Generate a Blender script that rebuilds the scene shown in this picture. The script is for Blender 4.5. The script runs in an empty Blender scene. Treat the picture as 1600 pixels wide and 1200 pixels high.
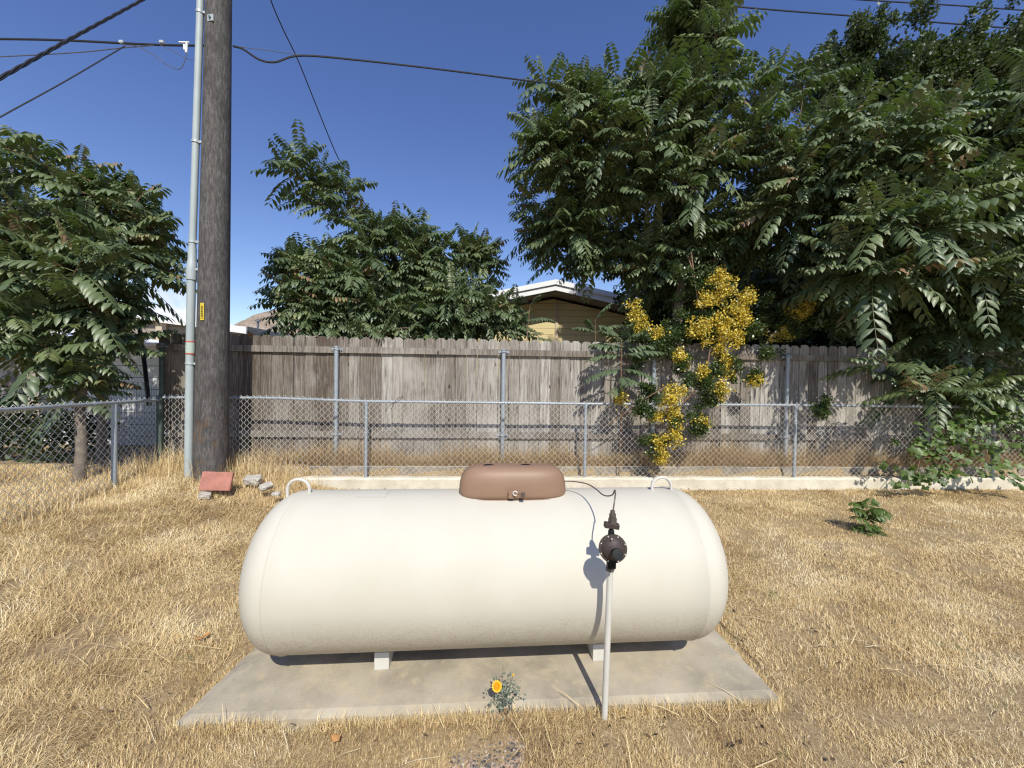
import bpy, bmesh, math, random
import numpy as np
from mathutils import Vector, Matrix
from math import sin, cos, pi, radians, sqrt, atan2, tan

scene = bpy.context.scene
COL = scene.collection
random.seed(7)
RNG = np.random.default_rng(7)

# ------------------------------------------------------------------ camera
FPX, PITCH, ROLL, HC = 615.2, radians(-1.0), radians(0.794), 1.5
cam_d = bpy.data.cameras.new('camera')
cam_d.sensor_width = 36.0
cam_d.lens = FPX / 1600 * 36.0
cam_d.clip_start = 0.05
cam_d.clip_end = 9000
cam = bpy.data.objects.new('camera', cam_d)
COL.objects.link(cam)
cam.matrix_world = (Matrix.Translation((0, 0, HC)) @ Matrix.Rotation(radians(90) + PITCH, 4, 'X')
                    @ Matrix.Rotation(ROLL, 4, 'Z'))
scene.camera = cam

# ------------------------------------------------------------------ sky, sun, exposure
SUN_EL = radians(46)
SUN_AZ = atan2(0.21, -1.0)            # direction to the sun, measured from +Y towards +X
scene.view_settings.view_transform = 'Standard'
scene.view_settings.look = 'None'
scene.view_settings.exposure = 0.0
scene.view_settings.gamma = 1.0
scene.cycles.use_denoising = True
scene.cycles.denoising_prefilter = 'NONE'
scene.cycles.denoising_quality = 'HIGH'
scene.cycles.filter_width = 1.25
scene.cycles.max_bounces = 5
scene.cycles.diffuse_bounces = 3
scene.cycles.glossy_bounces = 2
scene.cycles.sample_clamp_indirect = 2.0
scene.cycles.light_sampling_threshold = 0.0
scene.cycles.use_adaptive_sampling = False
scene.cycles.sample_clamp_indirect = 4.0
world = bpy.data.worlds.new('World')
scene.world = world
world.use_nodes = True
wt = world.node_tree
wt.nodes.clear()
def wn(t, **k):
    n = wt.nodes.new(t)
    for a, b in k.items(): setattr(n, a, b)
    return n
sky = wn('ShaderNodeTexSky', sky_type='NISHITA', sun_disc=False, sun_elevation=SUN_EL, sun_rotation=SUN_AZ)
sky.altitude = 300; sky.air_density = 1.15; sky.dust_density = 0.2; sky.ozone_density = 2.2
bg = wn('ShaderNodeBackground'); bg.inputs['Strength'].default_value = 0.13
wo = wn('ShaderNodeOutputWorld')
# small cumulus low over the houses (a patch of the sky by direction)
geo = wn('ShaderNodeTexCoord')
def cloud(d, s, thr):
    dv = Vector(d).normalized()
    sub = wn('ShaderNodeVectorMath', operation='SUBTRACT'); sub.inputs[1].default_value = dv
    wt.links.new(geo.outputs['Generated'], sub.inputs[0])
    sc = wn('ShaderNodeVectorMath', operation='MULTIPLY'); sc.inputs[1].default_value = (1/s[0], 1/s[0], 1/s[1])
    wt.links.new(sub.outputs[0], sc.inputs[0])
    ln = wn('ShaderNodeVectorMath', operation='LENGTH'); wt.links.new(sc.outputs[0], ln.inputs[0])
    nz = wn('ShaderNodeTexNoise'); nz.inputs['Scale'].default_value = 42; nz.inputs['Detail'].default_value = 6
    wt.links.new(geo.outputs['Generated'], nz.inputs['Vector'])
    ad = wn('ShaderNodeMath', operation='MULTIPLY_ADD'); ad.inputs[1].default_value = 1.5
    wt.links.new(nz.outputs['Fac'], ad.inputs[0]); wt.links.new(ln.outputs['Value'], ad.inputs[2])
    mr = wn('ShaderNodeMapRange'); mr.inputs['From Min'].default_value = 1.75; mr.inputs['From Max'].default_value = 1.05
    mr.inputs['To Max'].default_value = thr
    wt.links.new(ad.outputs[0], mr.inputs['Value'])
    return mr
def pdir(x, y):
    a, b = x - 800, y - 600
    u = a * cos(ROLL) + b * sin(ROLL); v = -a * sin(ROLL) + b * cos(ROLL)
    return (u / FPX, cos(PITCH) + v / FPX * sin(PITCH), sin(PITCH) - v / FPX * cos(PITCH))
src = sky.outputs['Color']
for (x, y, s, t) in ((236, 462, (.10, .035), .55), (268, 490, (.055, .024), .95), (215, 496, (.12, .03), .8)):
    c = cloud(pdir(x, y), s, t)
    mx = wn('ShaderNodeMix', data_type='RGBA'); mx.inputs['B'].default_value = (7.0, 7.2, 7.6, 1)
    wt.links.new(c.outputs[0], mx.inputs['Factor']); wt.links.new(src, mx.inputs['A'])
    src = mx.outputs['Result']
hs = wn('ShaderNodeHueSaturation'); hs.inputs['Value'].default_value = 1.12; hs.inputs['Saturation'].default_value = 1.18; hs.inputs['Hue'].default_value = .519; wt.links.new(src, hs.inputs['Color']); wt.links.new(hs.outputs[0], bg.inputs['Color']); wt.links.new(bg.outputs[0], wo.inputs['Surface'])

sun_d = bpy.data.lights.new('sun', 'SUN'); sun_d.energy = 5.0; sun_d.angle = radians(0.53); sun_d.color = (1.0, 0.955, 0.83)
sun = bpy.data.objects.new('sun', sun_d); COL.objects.link(sun)
sdir = Vector((sin(SUN_AZ) * cos(SUN_EL), cos(SUN_AZ) * cos(SUN_EL), sin(SUN_EL)))
sun.rotation_euler = sdir.to_track_quat('Z', 'Y').to_euler()
sun.location = (2, -8, 12)

def P(x, y, Y=None, z=None):
    """world point seen at photo pixel (x, y) at forward distance Y, or on height z"""
    d = Vector(pdir(x, y))
    t = Y / d.y if Y is not None else (z - HC) / d.z
    return Vector((0, 0, HC)) + d * t

# ------------------------------------------------------------------ materials
class NM:
    def __init__(s, name):
        s.m = bpy.data.materials.new(name); s.m.use_nodes = True; s.t = s.m.node_tree
        s.t.nodes.clear(); s.out = s.n('ShaderNodeOutputMaterial'); s.b = s.n('ShaderNodeBsdfPrincipled')
        s.t.links.new(s.b.outputs[0], s.out.inputs['Surface'])
    def n(s, t, **k):
        n = s.t.nodes.new(t)
        for a, b in k.items(): setattr(n, a, b)
        return n
    def l(s, a, b): s.t.links.new(a, b)
    def coord(s, scale=(1, 1, 1), kind='Object', rot=(0, 0, 0)):
        c = s.n('ShaderNodeTexCoord'); m = s.n('ShaderNodeMapping')
        m.inputs['Scale'].default_value = scale; m.inputs['Rotation'].default_value = rot
        s.l(c.outputs[kind], m.inputs['Vector']); return m.outputs[0]
    def noise(s, scale=5, detail=4, vec=None, rough=.55, dist=0):
        n = s.n('ShaderNodeTexNoise'); n.inputs['Scale'].default_value = scale
        n.inputs['Detail'].default_value = detail; n.inputs['Roughness'].default_value = rough
        n.inputs['Distortion'].default_value = dist
        s.l(vec if vec is not None else s.coord(), n.inputs['Vector']); return n.outputs['Fac']
    def ramp(s, fac, stops, interp='LINEAR'):
        r = s.n('ShaderNodeValToRGB'); r.color_ramp.interpolation = interp
        e = r.color_ramp.elements
        while len(e) > 1: e.remove(e[-1])
        for i, (p, c) in enumerate(stops):
            if i == 0: e[0].position = p; q = e[0]
            else: q = e.new(p)
            q.color = (*c, 1) if len(c) == 3 else c
        s.l(fac, r.inputs[0]); return r.outputs['Color']
    def mix(s, fac, a, b, mode='MIX'):
        m = s.n('ShaderNodeMix', data_type='RGBA', blend_type=mode)
        for v, k in ((fac, 'Factor'), (a, 'A'), (b, 'B')):
            if hasattr(v, 'node'): s.l(v, m.inputs[k])
            elif k == 'Factor': m.inputs[k].default_value = v
            else: m.inputs[k].default_value = (*v, 1)
        return m.outputs['Result']
    def math(s, op, a, b=0.0, c=0.0):
        m = s.n('ShaderNodeMath', operation=op)
        for i, v in enumerate((a, b, c)):
            if hasattr(v, 'node'): s.l(v, m.inputs[i])
            else: m.inputs[i].default_value = v
        return m.outputs[0]
    def attr(s, name, out='Fac'):
        a = s.n('ShaderNodeAttribute'); a.attribute_name = name; return a.outputs[out]
    def col(s, v):
        if hasattr(v, 'node'): s.l(v, s.b.inputs['Base Color'])
        else: s.b.inputs['Base Color'].default_value = (*v, 1)
    def set(s, rough=.6, spec=.5, metal=0):
        if hasattr(rough, 'node'): s.l(rough, s.b.inputs['Roughness'])
        else: s.b.inputs['Roughness'].default_value = rough
        s.b.inputs['Specular IOR Level'].default_value = spec; s.b.inputs['Metallic'].default_value = metal
    def bump(s, h, strength=.3, dist=.01):
        b = s.n('ShaderNodeBump'); b.inputs['Strength'].default_value = strength; b.inputs['Distance'].default_value = dist
        s.l(h, b.inputs['Height']); s.l(b.outputs[0], s.b.inputs['Normal'])

def simple(name, c, rough=.6, var=.15, scale=8, spec=.4, metal=0, bump=0, bdist=.005):
    m = NM(name); f = m.noise(scale, 5)
    lo = tuple(v * (1 - var) for v in c); hi = tuple(min(1, v * (1 + var)) for v in c)
    m.col(m.ramp(f, [(.3, lo), (.7, hi)])); m.set(rough, spec, metal)
    if bump: m.bump(m.noise(scale * 6, 4), bump, bdist)
    return m.m
def leaf_mat(name, stops, rough=.42, spec=.5, trans=.22, tcol=(.10, .17, .02)):
    m = NM(name)
    c = m.ramp(m.attr('tint'), stops)
    f = m.noise(30, 2); c = m.mix(m.math('MULTIPLY', f, .35), c, (.03, .045, .015))
    m.col(c); m.set(rough, spec)
    t = m.n('ShaderNodeBsdfTranslucent'); t.inputs['Color'].default_value = (*tcol, 1)
    x = m.n('ShaderNodeMixShader'); x.inputs[0].default_value = trans
    m.l(m.b.outputs[0], x.inputs[1]); m.l(t.outputs[0], x.inputs[2]); m.l(x.outputs[0], m.out.inputs['Surface'])
    return m.m

M = {}
# leaves
M['ail'] = leaf_mat('tree_of_heaven_leaf', [(0, (.062, .096, .045)), (.4, (.112, .160, .072)), (.72, (.17, .22, .092)), (.9, (.24, .285, .11)), (.97, (.31, .20, .11)), (1, (.34, .20, .12))], rough=.46, spec=.8)
M['sapling'] = leaf_mat('sapling_leaf', [(0, (.09, .135, .07)), (.7, (.15, .20, .11)), (1, (.19, .24, .13))], rough=.42, spec=.5)
M['smallleaf'] = leaf_mat('small_dark_leaf', [(0, (.03, .05, .02)), (.6, (.07, .10, .04)), (1, (.13, .165, .07))], rough=.5)
M['euo_g'] = leaf_mat('shrub_green_leaf', [(0, (.03, .055, .015)), (.6, (.06, .10, .03)), (1, (.16, .20, .06))], rough=.35)
M['euo_y'] = leaf_mat('shrub_yellow_leaf', [(0, (.12, .16, .035)), (.16, (.30, .30, .04)), (.28, (.78, .53, .035)), (.7, (.92, .71, .09)), (1, (.95, .86, .30))], rough=.4, trans=.2, tcol=(.6, .42, .03))
M['grape'] = leaf_mat('vine_leaf', [(0, (.05, .09, .02)), (.6, (.10, .165, .035)), (1, (.17, .25, .06))], rough=.45, trans=.25, tcol=(.16, .25, .02))
M['sage'] = leaf_mat('grey_green_leaf', [(0, (.12, .16, .12)), (1, (.26, .31, .25))], rough=.7, trans=.1)
def grass_mat(name, stops, trans=.15):
    m = NM(name); m.col(m.ramp(m.attr('tint'), stops)); m.set(.75, .25)
    t = m.n('ShaderNodeBsdfTranslucent'); t.inputs['Color'].default_value = (.55, .42, .2, 1)
    x = m.n('ShaderNodeMixShader'); x.inputs[0].default_value = trans
    m.l(m.b.outputs[0], x.inputs[1]); m.l(t.outputs[0], x.inputs[2]); m.l(x.outputs[0], m.out.inputs['Surface'])
    return m.m
M['straw'] = grass_mat('dry_straw', [(0, (.16, .105, .06)), (.25, (.44, .305, .155)), (.55, (.76, .575, .30)), (.85, (.90, .735, .43)), (.97, (.92, .81, .57)), (1, (.20, .26, .08))])
M['weed'] = grass_mat('dry_weed_stem', [(0, (.26, .16, .08)), (.5, (.56, .40, .21)), (1, (.78, .62, .38))])

m = NM('dry_ground')
v = m.coord((1, 1, 1))
f1 = m.noise(1.3, 5, v); f2 = m.noise(55, 6, v, .7); f3 = m.noise(260, 3, v, .7)
c = m.ramp(f2, [(.30, (.23, .16, .09)), (.5, (.50, .37, .205)), (.68, (.70, .54, .31))])
c = m.mix(m.math('MULTIPLY', f3, .5), c, (.26, .19, .12))
c = m.mix(m.ramp(f1, [(.45, (0, 0, 0)), (.65, (.3, .3, .3))]), c, (.24, .185, .12))
m.col(c); m.set(.95, .1); m.bump(f3, .8, .012); M['ground'] = m.m

m = NM('pad_concrete')
v = m.coord()
f1 = m.noise(2.2, 6, v, .6); f2 = m.noise(14, 5, v, .65); f3 = m.noise(150, 3, v)
c = m.ramp(f1, [(.32, (.26, .23, .18)), (.5, (.39, .345, .27)), (.68, (.50, .45, .36))])
c = m.mix(m.ramp(f2, [(.50, (0, 0, 0)), (.68, (.7, .7, .7))]), c, (.50, .42, .29))
c = m.mix(m.ramp(f2, [(.22, (.6, .6, .6)), (.38, (0, 0, 0))]), c, (.25, .225, .19))
vo = m.n('ShaderNodeTexVoronoi'); vo.inputs['Scale'].default_value = 38; m.l(v, vo.inputs['Vector'])
c = m.mix(m.ramp(vo.outputs['Distance'], [(.05, (.7, .7, .7)), (.11, (0, 0, 0))]), c, (.24, .21, .17))
m.col(c); m.set(.9, .2); m.bump(f3, .45, .004); M['pad'] = m.m

m = NM('kerb_concrete')
v = m.coord()
f1 = m.noise(4, 6, v, .65); f3 = m.noise(60, 5, v, .7)
c = m.ramp(f1, [(.3, (.52, .47, .37)), (.6, (.69, .64, .53)), (.8, (.74, .69, .59))])
c = m.mix(m.ramp(f3, [(.58, (0, 0, 0)), (.72, (.8, .8, .8))]), c, (.32, .27, .19))
m.col(c); m.set(.92, .2); m.bump(f3, .8, .008); M['kerb'] = m.m
M['footing'] = simple('footing_concrete', (.33, .29, .23), .92, .3, 9, .2, bump=.5)

# tank paint
m = NM('tank_paint')
v = m.coord()
f1 = m.noise(2.5, 5, v); f2 = m.noise(120, 4, v, .8); f4 = m.noise(22, 5, v, .7)
c = m.ramp(f1, [(.3, (.525, .496, .42)), (.7, (.57, .54, .465))])
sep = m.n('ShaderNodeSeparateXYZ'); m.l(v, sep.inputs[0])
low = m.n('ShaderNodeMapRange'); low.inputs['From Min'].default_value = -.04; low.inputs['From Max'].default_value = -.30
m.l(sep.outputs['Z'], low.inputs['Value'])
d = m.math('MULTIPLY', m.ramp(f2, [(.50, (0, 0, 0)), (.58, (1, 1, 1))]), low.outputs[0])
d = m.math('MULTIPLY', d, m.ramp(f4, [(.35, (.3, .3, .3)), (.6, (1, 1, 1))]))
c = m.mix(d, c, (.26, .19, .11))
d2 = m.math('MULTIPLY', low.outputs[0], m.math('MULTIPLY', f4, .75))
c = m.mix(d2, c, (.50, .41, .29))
vo = m.n('ShaderNodeTexVoronoi'); vo.inputs['Scale'].default_value = 9; m.l(v, vo.inputs['Vector'])
c = m.mix(m.ramp(vo.outputs['Distance'], [(.022, (.7, .7, .7)), (.034, (0, 0, 0))]), c, (.36, .30, .22))
wv = m.noise(3, 3, m.coord((6, 6, .5)), .6)
c = m.mix(m.math('MULTIPLY', m.ramp(wv, [(.55, (0, 0, 0)), (.75, (1, 1, 1))]), .12), c, (.55, .48, .37))
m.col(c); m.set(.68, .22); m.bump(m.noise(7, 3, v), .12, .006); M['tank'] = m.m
M['white_paint'] = simple('white_pipe_paint', (.56, .54, .49), .45, .06, 12)
m = NM('hood_paint')
f = m.noise(5, 5); g = m.noise(60, 4, rough=.75)
c = m.ramp(f, [(.3, (.235, .145, .095)), (.7, (.275, .172, .115))]); c = m.mix(m.ramp(g, [(.60, (0, 0, 0)), (.75, (.5, .5, .5))]), c, (.42, .30, .22))
m.col(c); m.set(.5, .35); m.bump(f, .15, .01); M['hood'] = m.m
m = NM('regulator_paint')
f = m.noise(90, 4, rough=.8); g = m.noise(14, 4)
c = m.ramp(g, [(.3, (.042, .030, .027)), (.7, (.062, .045, .040))]); c = m.mix(m.ramp(f, [(.58, (0, 0, 0)), (.72, (.7, .7, .7))]), c, (.20, .16, .15))
m.col(c); m.set(.55, .35); M['reg'] = m.m
M['black'] = simple('black_plastic', (.008, .009, .010), .5, .2, 20, .2)
M['fitting'] = simple('weathered_fitting', (.09, .075, .062), .6, .3, 40, bump=.2)
M['bolt'] = simple('bolt_steel', (.62, .60, .56), .4, .1, 20, metal=.5)
M['galv'] = simple('galvanised_steel', (.34, .38, .42), .5, .14, 30, .5, metal=.25)
M['galv_wire'] = simple('galvanised_wire', (.66, .64, .60), .5, .10, 10, .5, metal=.0)
M['dark_post'] = simple('green_weathered_post', (.08, .11, .10), .6, .3, 12)
M['conduit'] = simple('grey_conduit', (.37, .42, .43), .5, .07, 5, .4)
M['strap'] = simple('strap_metal', (.48, .52, .53), .45, .1, 20, metal=.3)
M['red_tape'] = simple('red_tape', (.55, .10, .05), .5, .1, 10)
M['yellow_tag'] = simple('yellow_tag', (.72, .55, .05), .45, .05, 10)
M['ink'] = simple('tag_ink', (.03, .025, .02), .6, .1, 10)
M['cable'] = simple('black_cable', (.02, .02, .023), .55, .2, 10)
M['cable_grey'] = simple('grey_cable', (.10, .10, .11), .5, .2, 10)
M['insul'] = simple('white_insulator', (.75, .75, .74), .4, .1, 10)
M['copper'] = simple('brown_tubing', (.13, .11, .095), .5, .2, 30, metal=.3)
M['bark'] = simple('grey_brown_bark', (.20, .165, .13), .9, .35, 14, .2, bump=.6, bdist=.01)
M['twig'] = simple('reddish_twig', (.20, .12, .075), .75, .25, 10, .3)
M['brick_red'] = simple('painted_red_block', (.42, .19, .15), .85, .18, 12, .2, bump=.5)
M['rock'] = simple('pale_rock', (.46, .43, .38), .9, .25, 14, .2, bump=.7, bdist=.01)
M['petal'] = simple('orange_petal', (.75, .26, .005), .5, .2, 60)
M['petal2'] = simple('yellow_petal', (.80, .42, .01), .5, .15, 60)
# pole wood
m = NM('creosoted_pole_wood')
v = m.coord((9, 9, 1.6)); f = m.noise(6, 6, v, .8); g = m.noise(3, 5, m.coord((2, 2, 1.2)), .6); h = m.noise(14, 5, m.coord((14, 14, 5)), .9)
c = m.ramp(f, [(.3, (.032, .030, .030)), (.5, (.085, .080, .078)), (.68, (.19, .18, .175))])
c = m.mix(m.ramp(h, [(.54, (0, 0, 0)), (.7, (.55, .55, .55))]), c, (.34, .31, .28))
c = m.mix(m.ramp(g, [(.3, (.55, .55, .55)), (.5, (0, 0, 0))]), c, (.035, .03, .03))
sep = m.n('ShaderNodeSeparateXYZ'); m.l(m.coord(), sep.inputs[0])
mr = m.n('ShaderNodeMapRange'); mr.inputs['From Min'].default_value = 1.4; mr.inputs['From Max'].default_value = .7; m.l(sep.outputs['Z'], mr.inputs['Value'])
c = m.mix(m.math('MULTIPLY', mr.outputs[0], m.ramp(m.noise(10, 4), [(.5, (0, 0, 0)), (.68, (.5, .5, .5))])), c, (.19, .10, .045))
m.col(c); m.set(.8, .25); m.bump(f, .7, .01); M['pole'] = m.m
# fence boards: real boards differ from one another in colour
def board_mat(name, dark, light, pale, amt=1.0):
    m = NM(name)
    a = m.attr('tint'); off = m.n('ShaderNodeCombineXYZ'); m.l(m.math('MULTIPLY', a, 37.0), off.inputs[0]); m.l(m.math('MULTIPLY', a, 91.0), off.inputs[2])
    va = m.n('ShaderNodeVectorMath', operation='ADD'); m.l(m.coord((1, 1, 1)), va.inputs[0]); m.l(off.outputs[0], va.inputs[1])
    mp = m.n('ShaderNodeMapping'); mp.inputs['Scale'].default_value = (14, 14, .9); m.l(va.outputs[0], mp.inputs['Vector'])
    f = m.noise(3.2, 6, mp.outputs[0], .7, .7)
    mp2 = m.n('ShaderNodeMapping'); mp2.inputs['Scale'].default_value = (60, 60, 1.6); m.l(va.outputs[0], mp2.inputs['Vector'])
    g = m.noise(2.2, 5, mp2.outputs[0], .75)
    base = m.ramp(a, [(0, dark), (.5, light), (1, pale)])
    c = m.mix(m.ramp(f, [(.36, (.75, .75, .75)), (.58, (0, 0, 0))]), base, tuple(v * .5 for v in dark))
    c = m.mix(m.ramp(g, [(.5, (0, 0, 0)), (.66, (.5, .5, .5))]), c, pale)
    c = m.mix(m.ramp(g, [(.28, (.7, .7, .7)), (.42, (0, 0, 0))]), c, tuple(v * .35 for v in dark))
    vo = m.n('ShaderNodeTexVoronoi'); vo.inputs['Scale'].default_value = 1.0
    mp3 = m.n('ShaderNodeMapping'); mp3.inputs['Scale'].default_value = (5.5, 5.5, 2.4); m.l(va.outputs[0], mp3.inputs['Vector']); m.l(mp3.outputs[0], vo.inputs['Vector'])
    c = m.mix(m.ramp(vo.outputs['Distance'], [(.05, (.9, .9, .9)), (.10, (0, 0, 0))]), c, (.03, .022, .016))
    wp = m.noise(1.1, 5, m.coord((1, 1, .7)), .6)
    c = m.mix(m.ramp(wp, [(.52, (0, 0, 0)), (.68, (.5 * amt, .5 * amt, .5 * amt))]), c, tuple(v * 1.15 for v in pale))
    m.col(c); m.set(.88, .15); m.bump(f, .5, .006); return m.m
M['board'] = board_mat('weathered_boards', (.105, .078, .058), (.235, .203, .172), (.48, .45, .41))
M['board_brown'] = board_mat('brown_boards', (.075, .05, .035), (.12, .085, .06), (.17, .13, .10), .3)
# siding
def siding(name, c, pitch=.2, rough=.7):
    m = NM(name)
    sp = m.n('ShaderNodeSeparateXYZ'); m.l(m.coord(), sp.inputs[0])
    f = m.math('FRACT', m.math('DIVIDE', sp.outputs['Z'], pitch))
    g = m.ramp(f, [(0, (0, 0, 0)), (.05, (0, 0, 0)), (.07, (1, 1, 1))])
    cc = m.mix(g, tuple(v * .3 for v in c), m.ramp(m.noise(3, 4), [(.3, tuple(v * .9 for v in c)), (.7, c)]))
    m.col(cc); m.set(rough, .3); m.bump(f, .5, .02); return m.m
M['yellow_siding'] = siding('yellow_siding', (.72, .60, .33), .165)
M['beige_siding'] = siding('beige_siding', (.36, .31, .26), .20)
M['white_block'] = siding('white_block_wall', (.80, .80, .79), .20)
M['white_trim'] = simple('white_trim', (.80, .80, .80), .5, .04, 5)
M['beige_trim'] = simple('beige_trim', (.55, .46, .34), .7, .08, 5)
M['grey_roof'] = simple('grey_shingles', (.13, .14, .15), .9, .25, 40, .2, bump=.6)
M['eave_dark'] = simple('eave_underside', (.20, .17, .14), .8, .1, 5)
m = NM('rocky_hillside')
v = m.coord((1, 1, 1)); f = m.noise(.012, 8, v, .7); g = m.noise(.09, 5, v, .8)
c = m.ramp(f, [(.3, (.28, .22, .165)), (.5, (.40, .32, .25)), (.7, (.47, .39, .32))]); c = m.mix(m.ramp(g, [(.5, (0, 0, 0)), (.62, (.8, .8, .8))]), c, (.14, .12, .09))
m.col(c); m.set(.95, .1); m.bump(f, 1, 30); M['hill'] = m.m
m = NM('aggregate_stone'); m.col(m.ramp(m.attr('tint'), [(0, (.05, .045, .04)), (.35, (.13, .12, .11)), (.6, (.26, .22, .18)), (.8, (.42, .26, .17)), (1, (.5, .45, .38))])); m.set(.6, .4); M['pebble'] = m.m
M['stone_base'] = simple('stepping_stone_cement', (.44, .31, .22), .95, .3, 30, .15, bump=.6)

# ------------------------------------------------------------------ object helpers
def tag(o, label=None, cat=None, group=None, kind=None):
    if label: o['label'] = label
    if cat: o['category'] = cat
    if group: o['group'] = group
    if kind: o['kind'] = kind
    return o
def empty(name, loc=(0, 0, 0), label=None, cat=None, group=None, kind=None, rz=0):
    o = bpy.data.objects.new(name, None); COL.objects.link(o); o.location = loc; o.rotation_euler = (0, 0, rz)
    o.empty_display_size = .1
    return tag(o, label, cat, group, kind)
def link(name, me, mat, parent=None, local=False, smooth=False):
    o = bpy.data.objects.new(name, me); COL.objects.link(o)
    if mat is not None: me.materials.append(mat)
    if smooth: me.shade_smooth()
    if parent is not None:
        o.parent = parent
        if not local:
            pm = Matrix.LocRotScale(parent.location, parent.rotation_euler, parent.scale)
            o.matrix_parent_inverse = pm.inverted()
    return o
def np_mesh(name, V, F, tint=None, smooth=False):
    """V (n,3), F (k,3) or (k,4) arrays"""
    me = bpy.data.meshes.new(name)
    V = np.ascontiguousarray(V, dtype=np.float32); F = np.ascontiguousarray(F, dtype=np.int32)
    k, w = F.shape
    me.vertices.add(len(V)); me.vertices.foreach_set('co', V.ravel())
    me.loops.add(k * w); me.loops.foreach_set('vertex_index', F.ravel())
    me.polygons.add(k); me.polygons.foreach_set('loop_start', np.arange(0, k * w, w, dtype=np.int32))
    if smooth: me.polygons.foreach_set('use_smooth', np.ones(k, dtype=bool))
    if tint is not None:
        a = me.attributes.new('tint', 'FLOAT', 'POINT'); a.data.foreach_set('value', np.ascontiguousarray(tint, dtype=np.float32))
    me.update(calc_edges=True); me.validate()
    return me
class MB:
    def __init__(s): s.V = []; s.F = []; s.T = []
    def add(s, V, F, t=None):
        n = len(s.V); s.V += [tuple(v) for v in V]; s.F += [tuple(i + n for i in f) for f in F]; s.T += [t if t is not None else .5] * len(V)
    def box(s, a, b, M_=None, t=None):
        x0, y0, z0 = a; x1, y1, z1 = b
        V = [Vector(v) for v in ((x0, y0, z0), (x1, y0, z0), (x1, y1, z0), (x0, y1, z0), (x0, y0, z1), (x1, y0, z1), (x1, y1, z1), (x0, y1, z1))]
        if M_: V = [M_ @ v for v in V]
        s.add(V, [(0, 3, 2, 1), (4, 5, 6, 7), (0, 1, 5, 4), (1, 2, 6, 5), (2, 3, 7, 6), (3, 0, 4, 7)], t)
    def prism(s, poly, y0, y1, M_=None, t=None):
        n = len(poly)
        V = [Vector((x, y0, z)) for x, z in poly] + [Vector((x, y1, z)) for x, z in poly]
        if M_: V = [M_ @ v for v in V]
        s.add(V, [tuple(range(n)), tuple(range(2 * n - 1, n - 1, -1))] + [(i, n + i, n + (i + 1) % n, (i + 1) % n) for i in range(n)], t)
    def tube(s, pts, r, seg=8, cap=True, t=None):
        pts = [Vector(p) for p in pts]; n = len(pts); rs = r if hasattr(r, '__len__') else [r] * n
        V = []; up = None
        for i, p in enumerate(pts):
            d = (pts[min(i + 1, n - 1)] - pts[max(i - 1, 0)]).normalized()
            if up is None: up = d.orthogonal().normalized()
            up = (up - d * up.dot(d)).normalized(); sd = d.cross(up)
            for k in range(seg):
                a = 2 * pi * k / seg; V.append(p + (up * cos(a) + sd * sin(a)) * rs[i])
        F = [(i * seg + k, i * seg + (k + 1) % seg, (i + 1) * seg + (k + 1) % seg, (i + 1) * seg + k) for i in range(n - 1) for k in range(seg)]
        if cap: F += [tuple(range(seg - 1, -1, -1)), tuple((n - 1) * seg + k for k in range(seg))]
        s.add(V, F, t)
    def lathe(s, prof, M_, seg=32, t=None):
        """prof list of (axial, radius) ; axis = local Z of M_"""
        V = []
        for a, r in prof:
            for k in range(seg):
                q = 2 * pi * k / seg; V.append(M_ @ Vector((r * cos(q), r * sin(q), a)))
        n = len(prof)
        F = [(i * seg + k, i * seg + (k + 1) % seg, (i + 1) * seg + (k + 1) % seg, (i + 1) * seg + k) for i in range(n - 1) for k in range(seg)]
        F += [tuple(range(seg - 1, -1, -1)), tuple((n - 1) * seg + k for k in range(seg))]
        s.add(V, F, t)
    def build(s, name, mat, parent=None, smooth=False, bevel=0, local=False):
        me = bpy.data.meshes.new(name); me.from_pydata([tuple(v) for v in s.V], [], s.F)
        a = me.attributes.new('tint', 'FLOAT', 'POINT'); a.data.foreach_set('value', s.T)
        me.update()
        o = link(name, me, mat, parent, local)
        if smooth:
            bm = bmesh.new(); bm.from_mesh(me)
            for f in bm.faces: f.smooth = True
            for e in bm.edges:
                if len(e.link_faces) == 2 and e.calc_face_angle(0) > radians(38): e.smooth = False
            bm.to_mesh(me); bm.free()
        if bevel:
            b = o.modifiers.new('bevel', 'BEVEL'); b.width = bevel; b.segments = 2; b.limit_method = 'ANGLE'
        return o
def frame(org, axis, up=(0, 0, 1)):
    z = Vector(axis).normalized(); x = Vector(up).cross(z)
    if x.length < 1e-4: x = Vector((1, 0, 0)).cross(z)
    x.normalize(); y = z.cross(x)
    m_ = Matrix((x, y, z)).transposed().to_4x4(); m_.translation = org; return m_
def catmull(pts, n=8):
    pts = [Vector(p) for p in pts]; out = []
    q = [pts[0] * 2 - pts[1]] + pts + [pts[-1] * 2 - pts[-2]]
    for i in range(1, len(q) - 2):
        for k in range(n):
            t = k / n; a, b, c, d = q[i - 1], q[i], q[i + 1], q[i + 2]
            out.append(.5 * ((2 * b) + (c - a) * t + (2 * a - 5 * b + 4 * c - d) * t * t + (3 * b - a - 3 * c + d) * t ** 3))
    out.append(pts[-1]); return out

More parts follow.
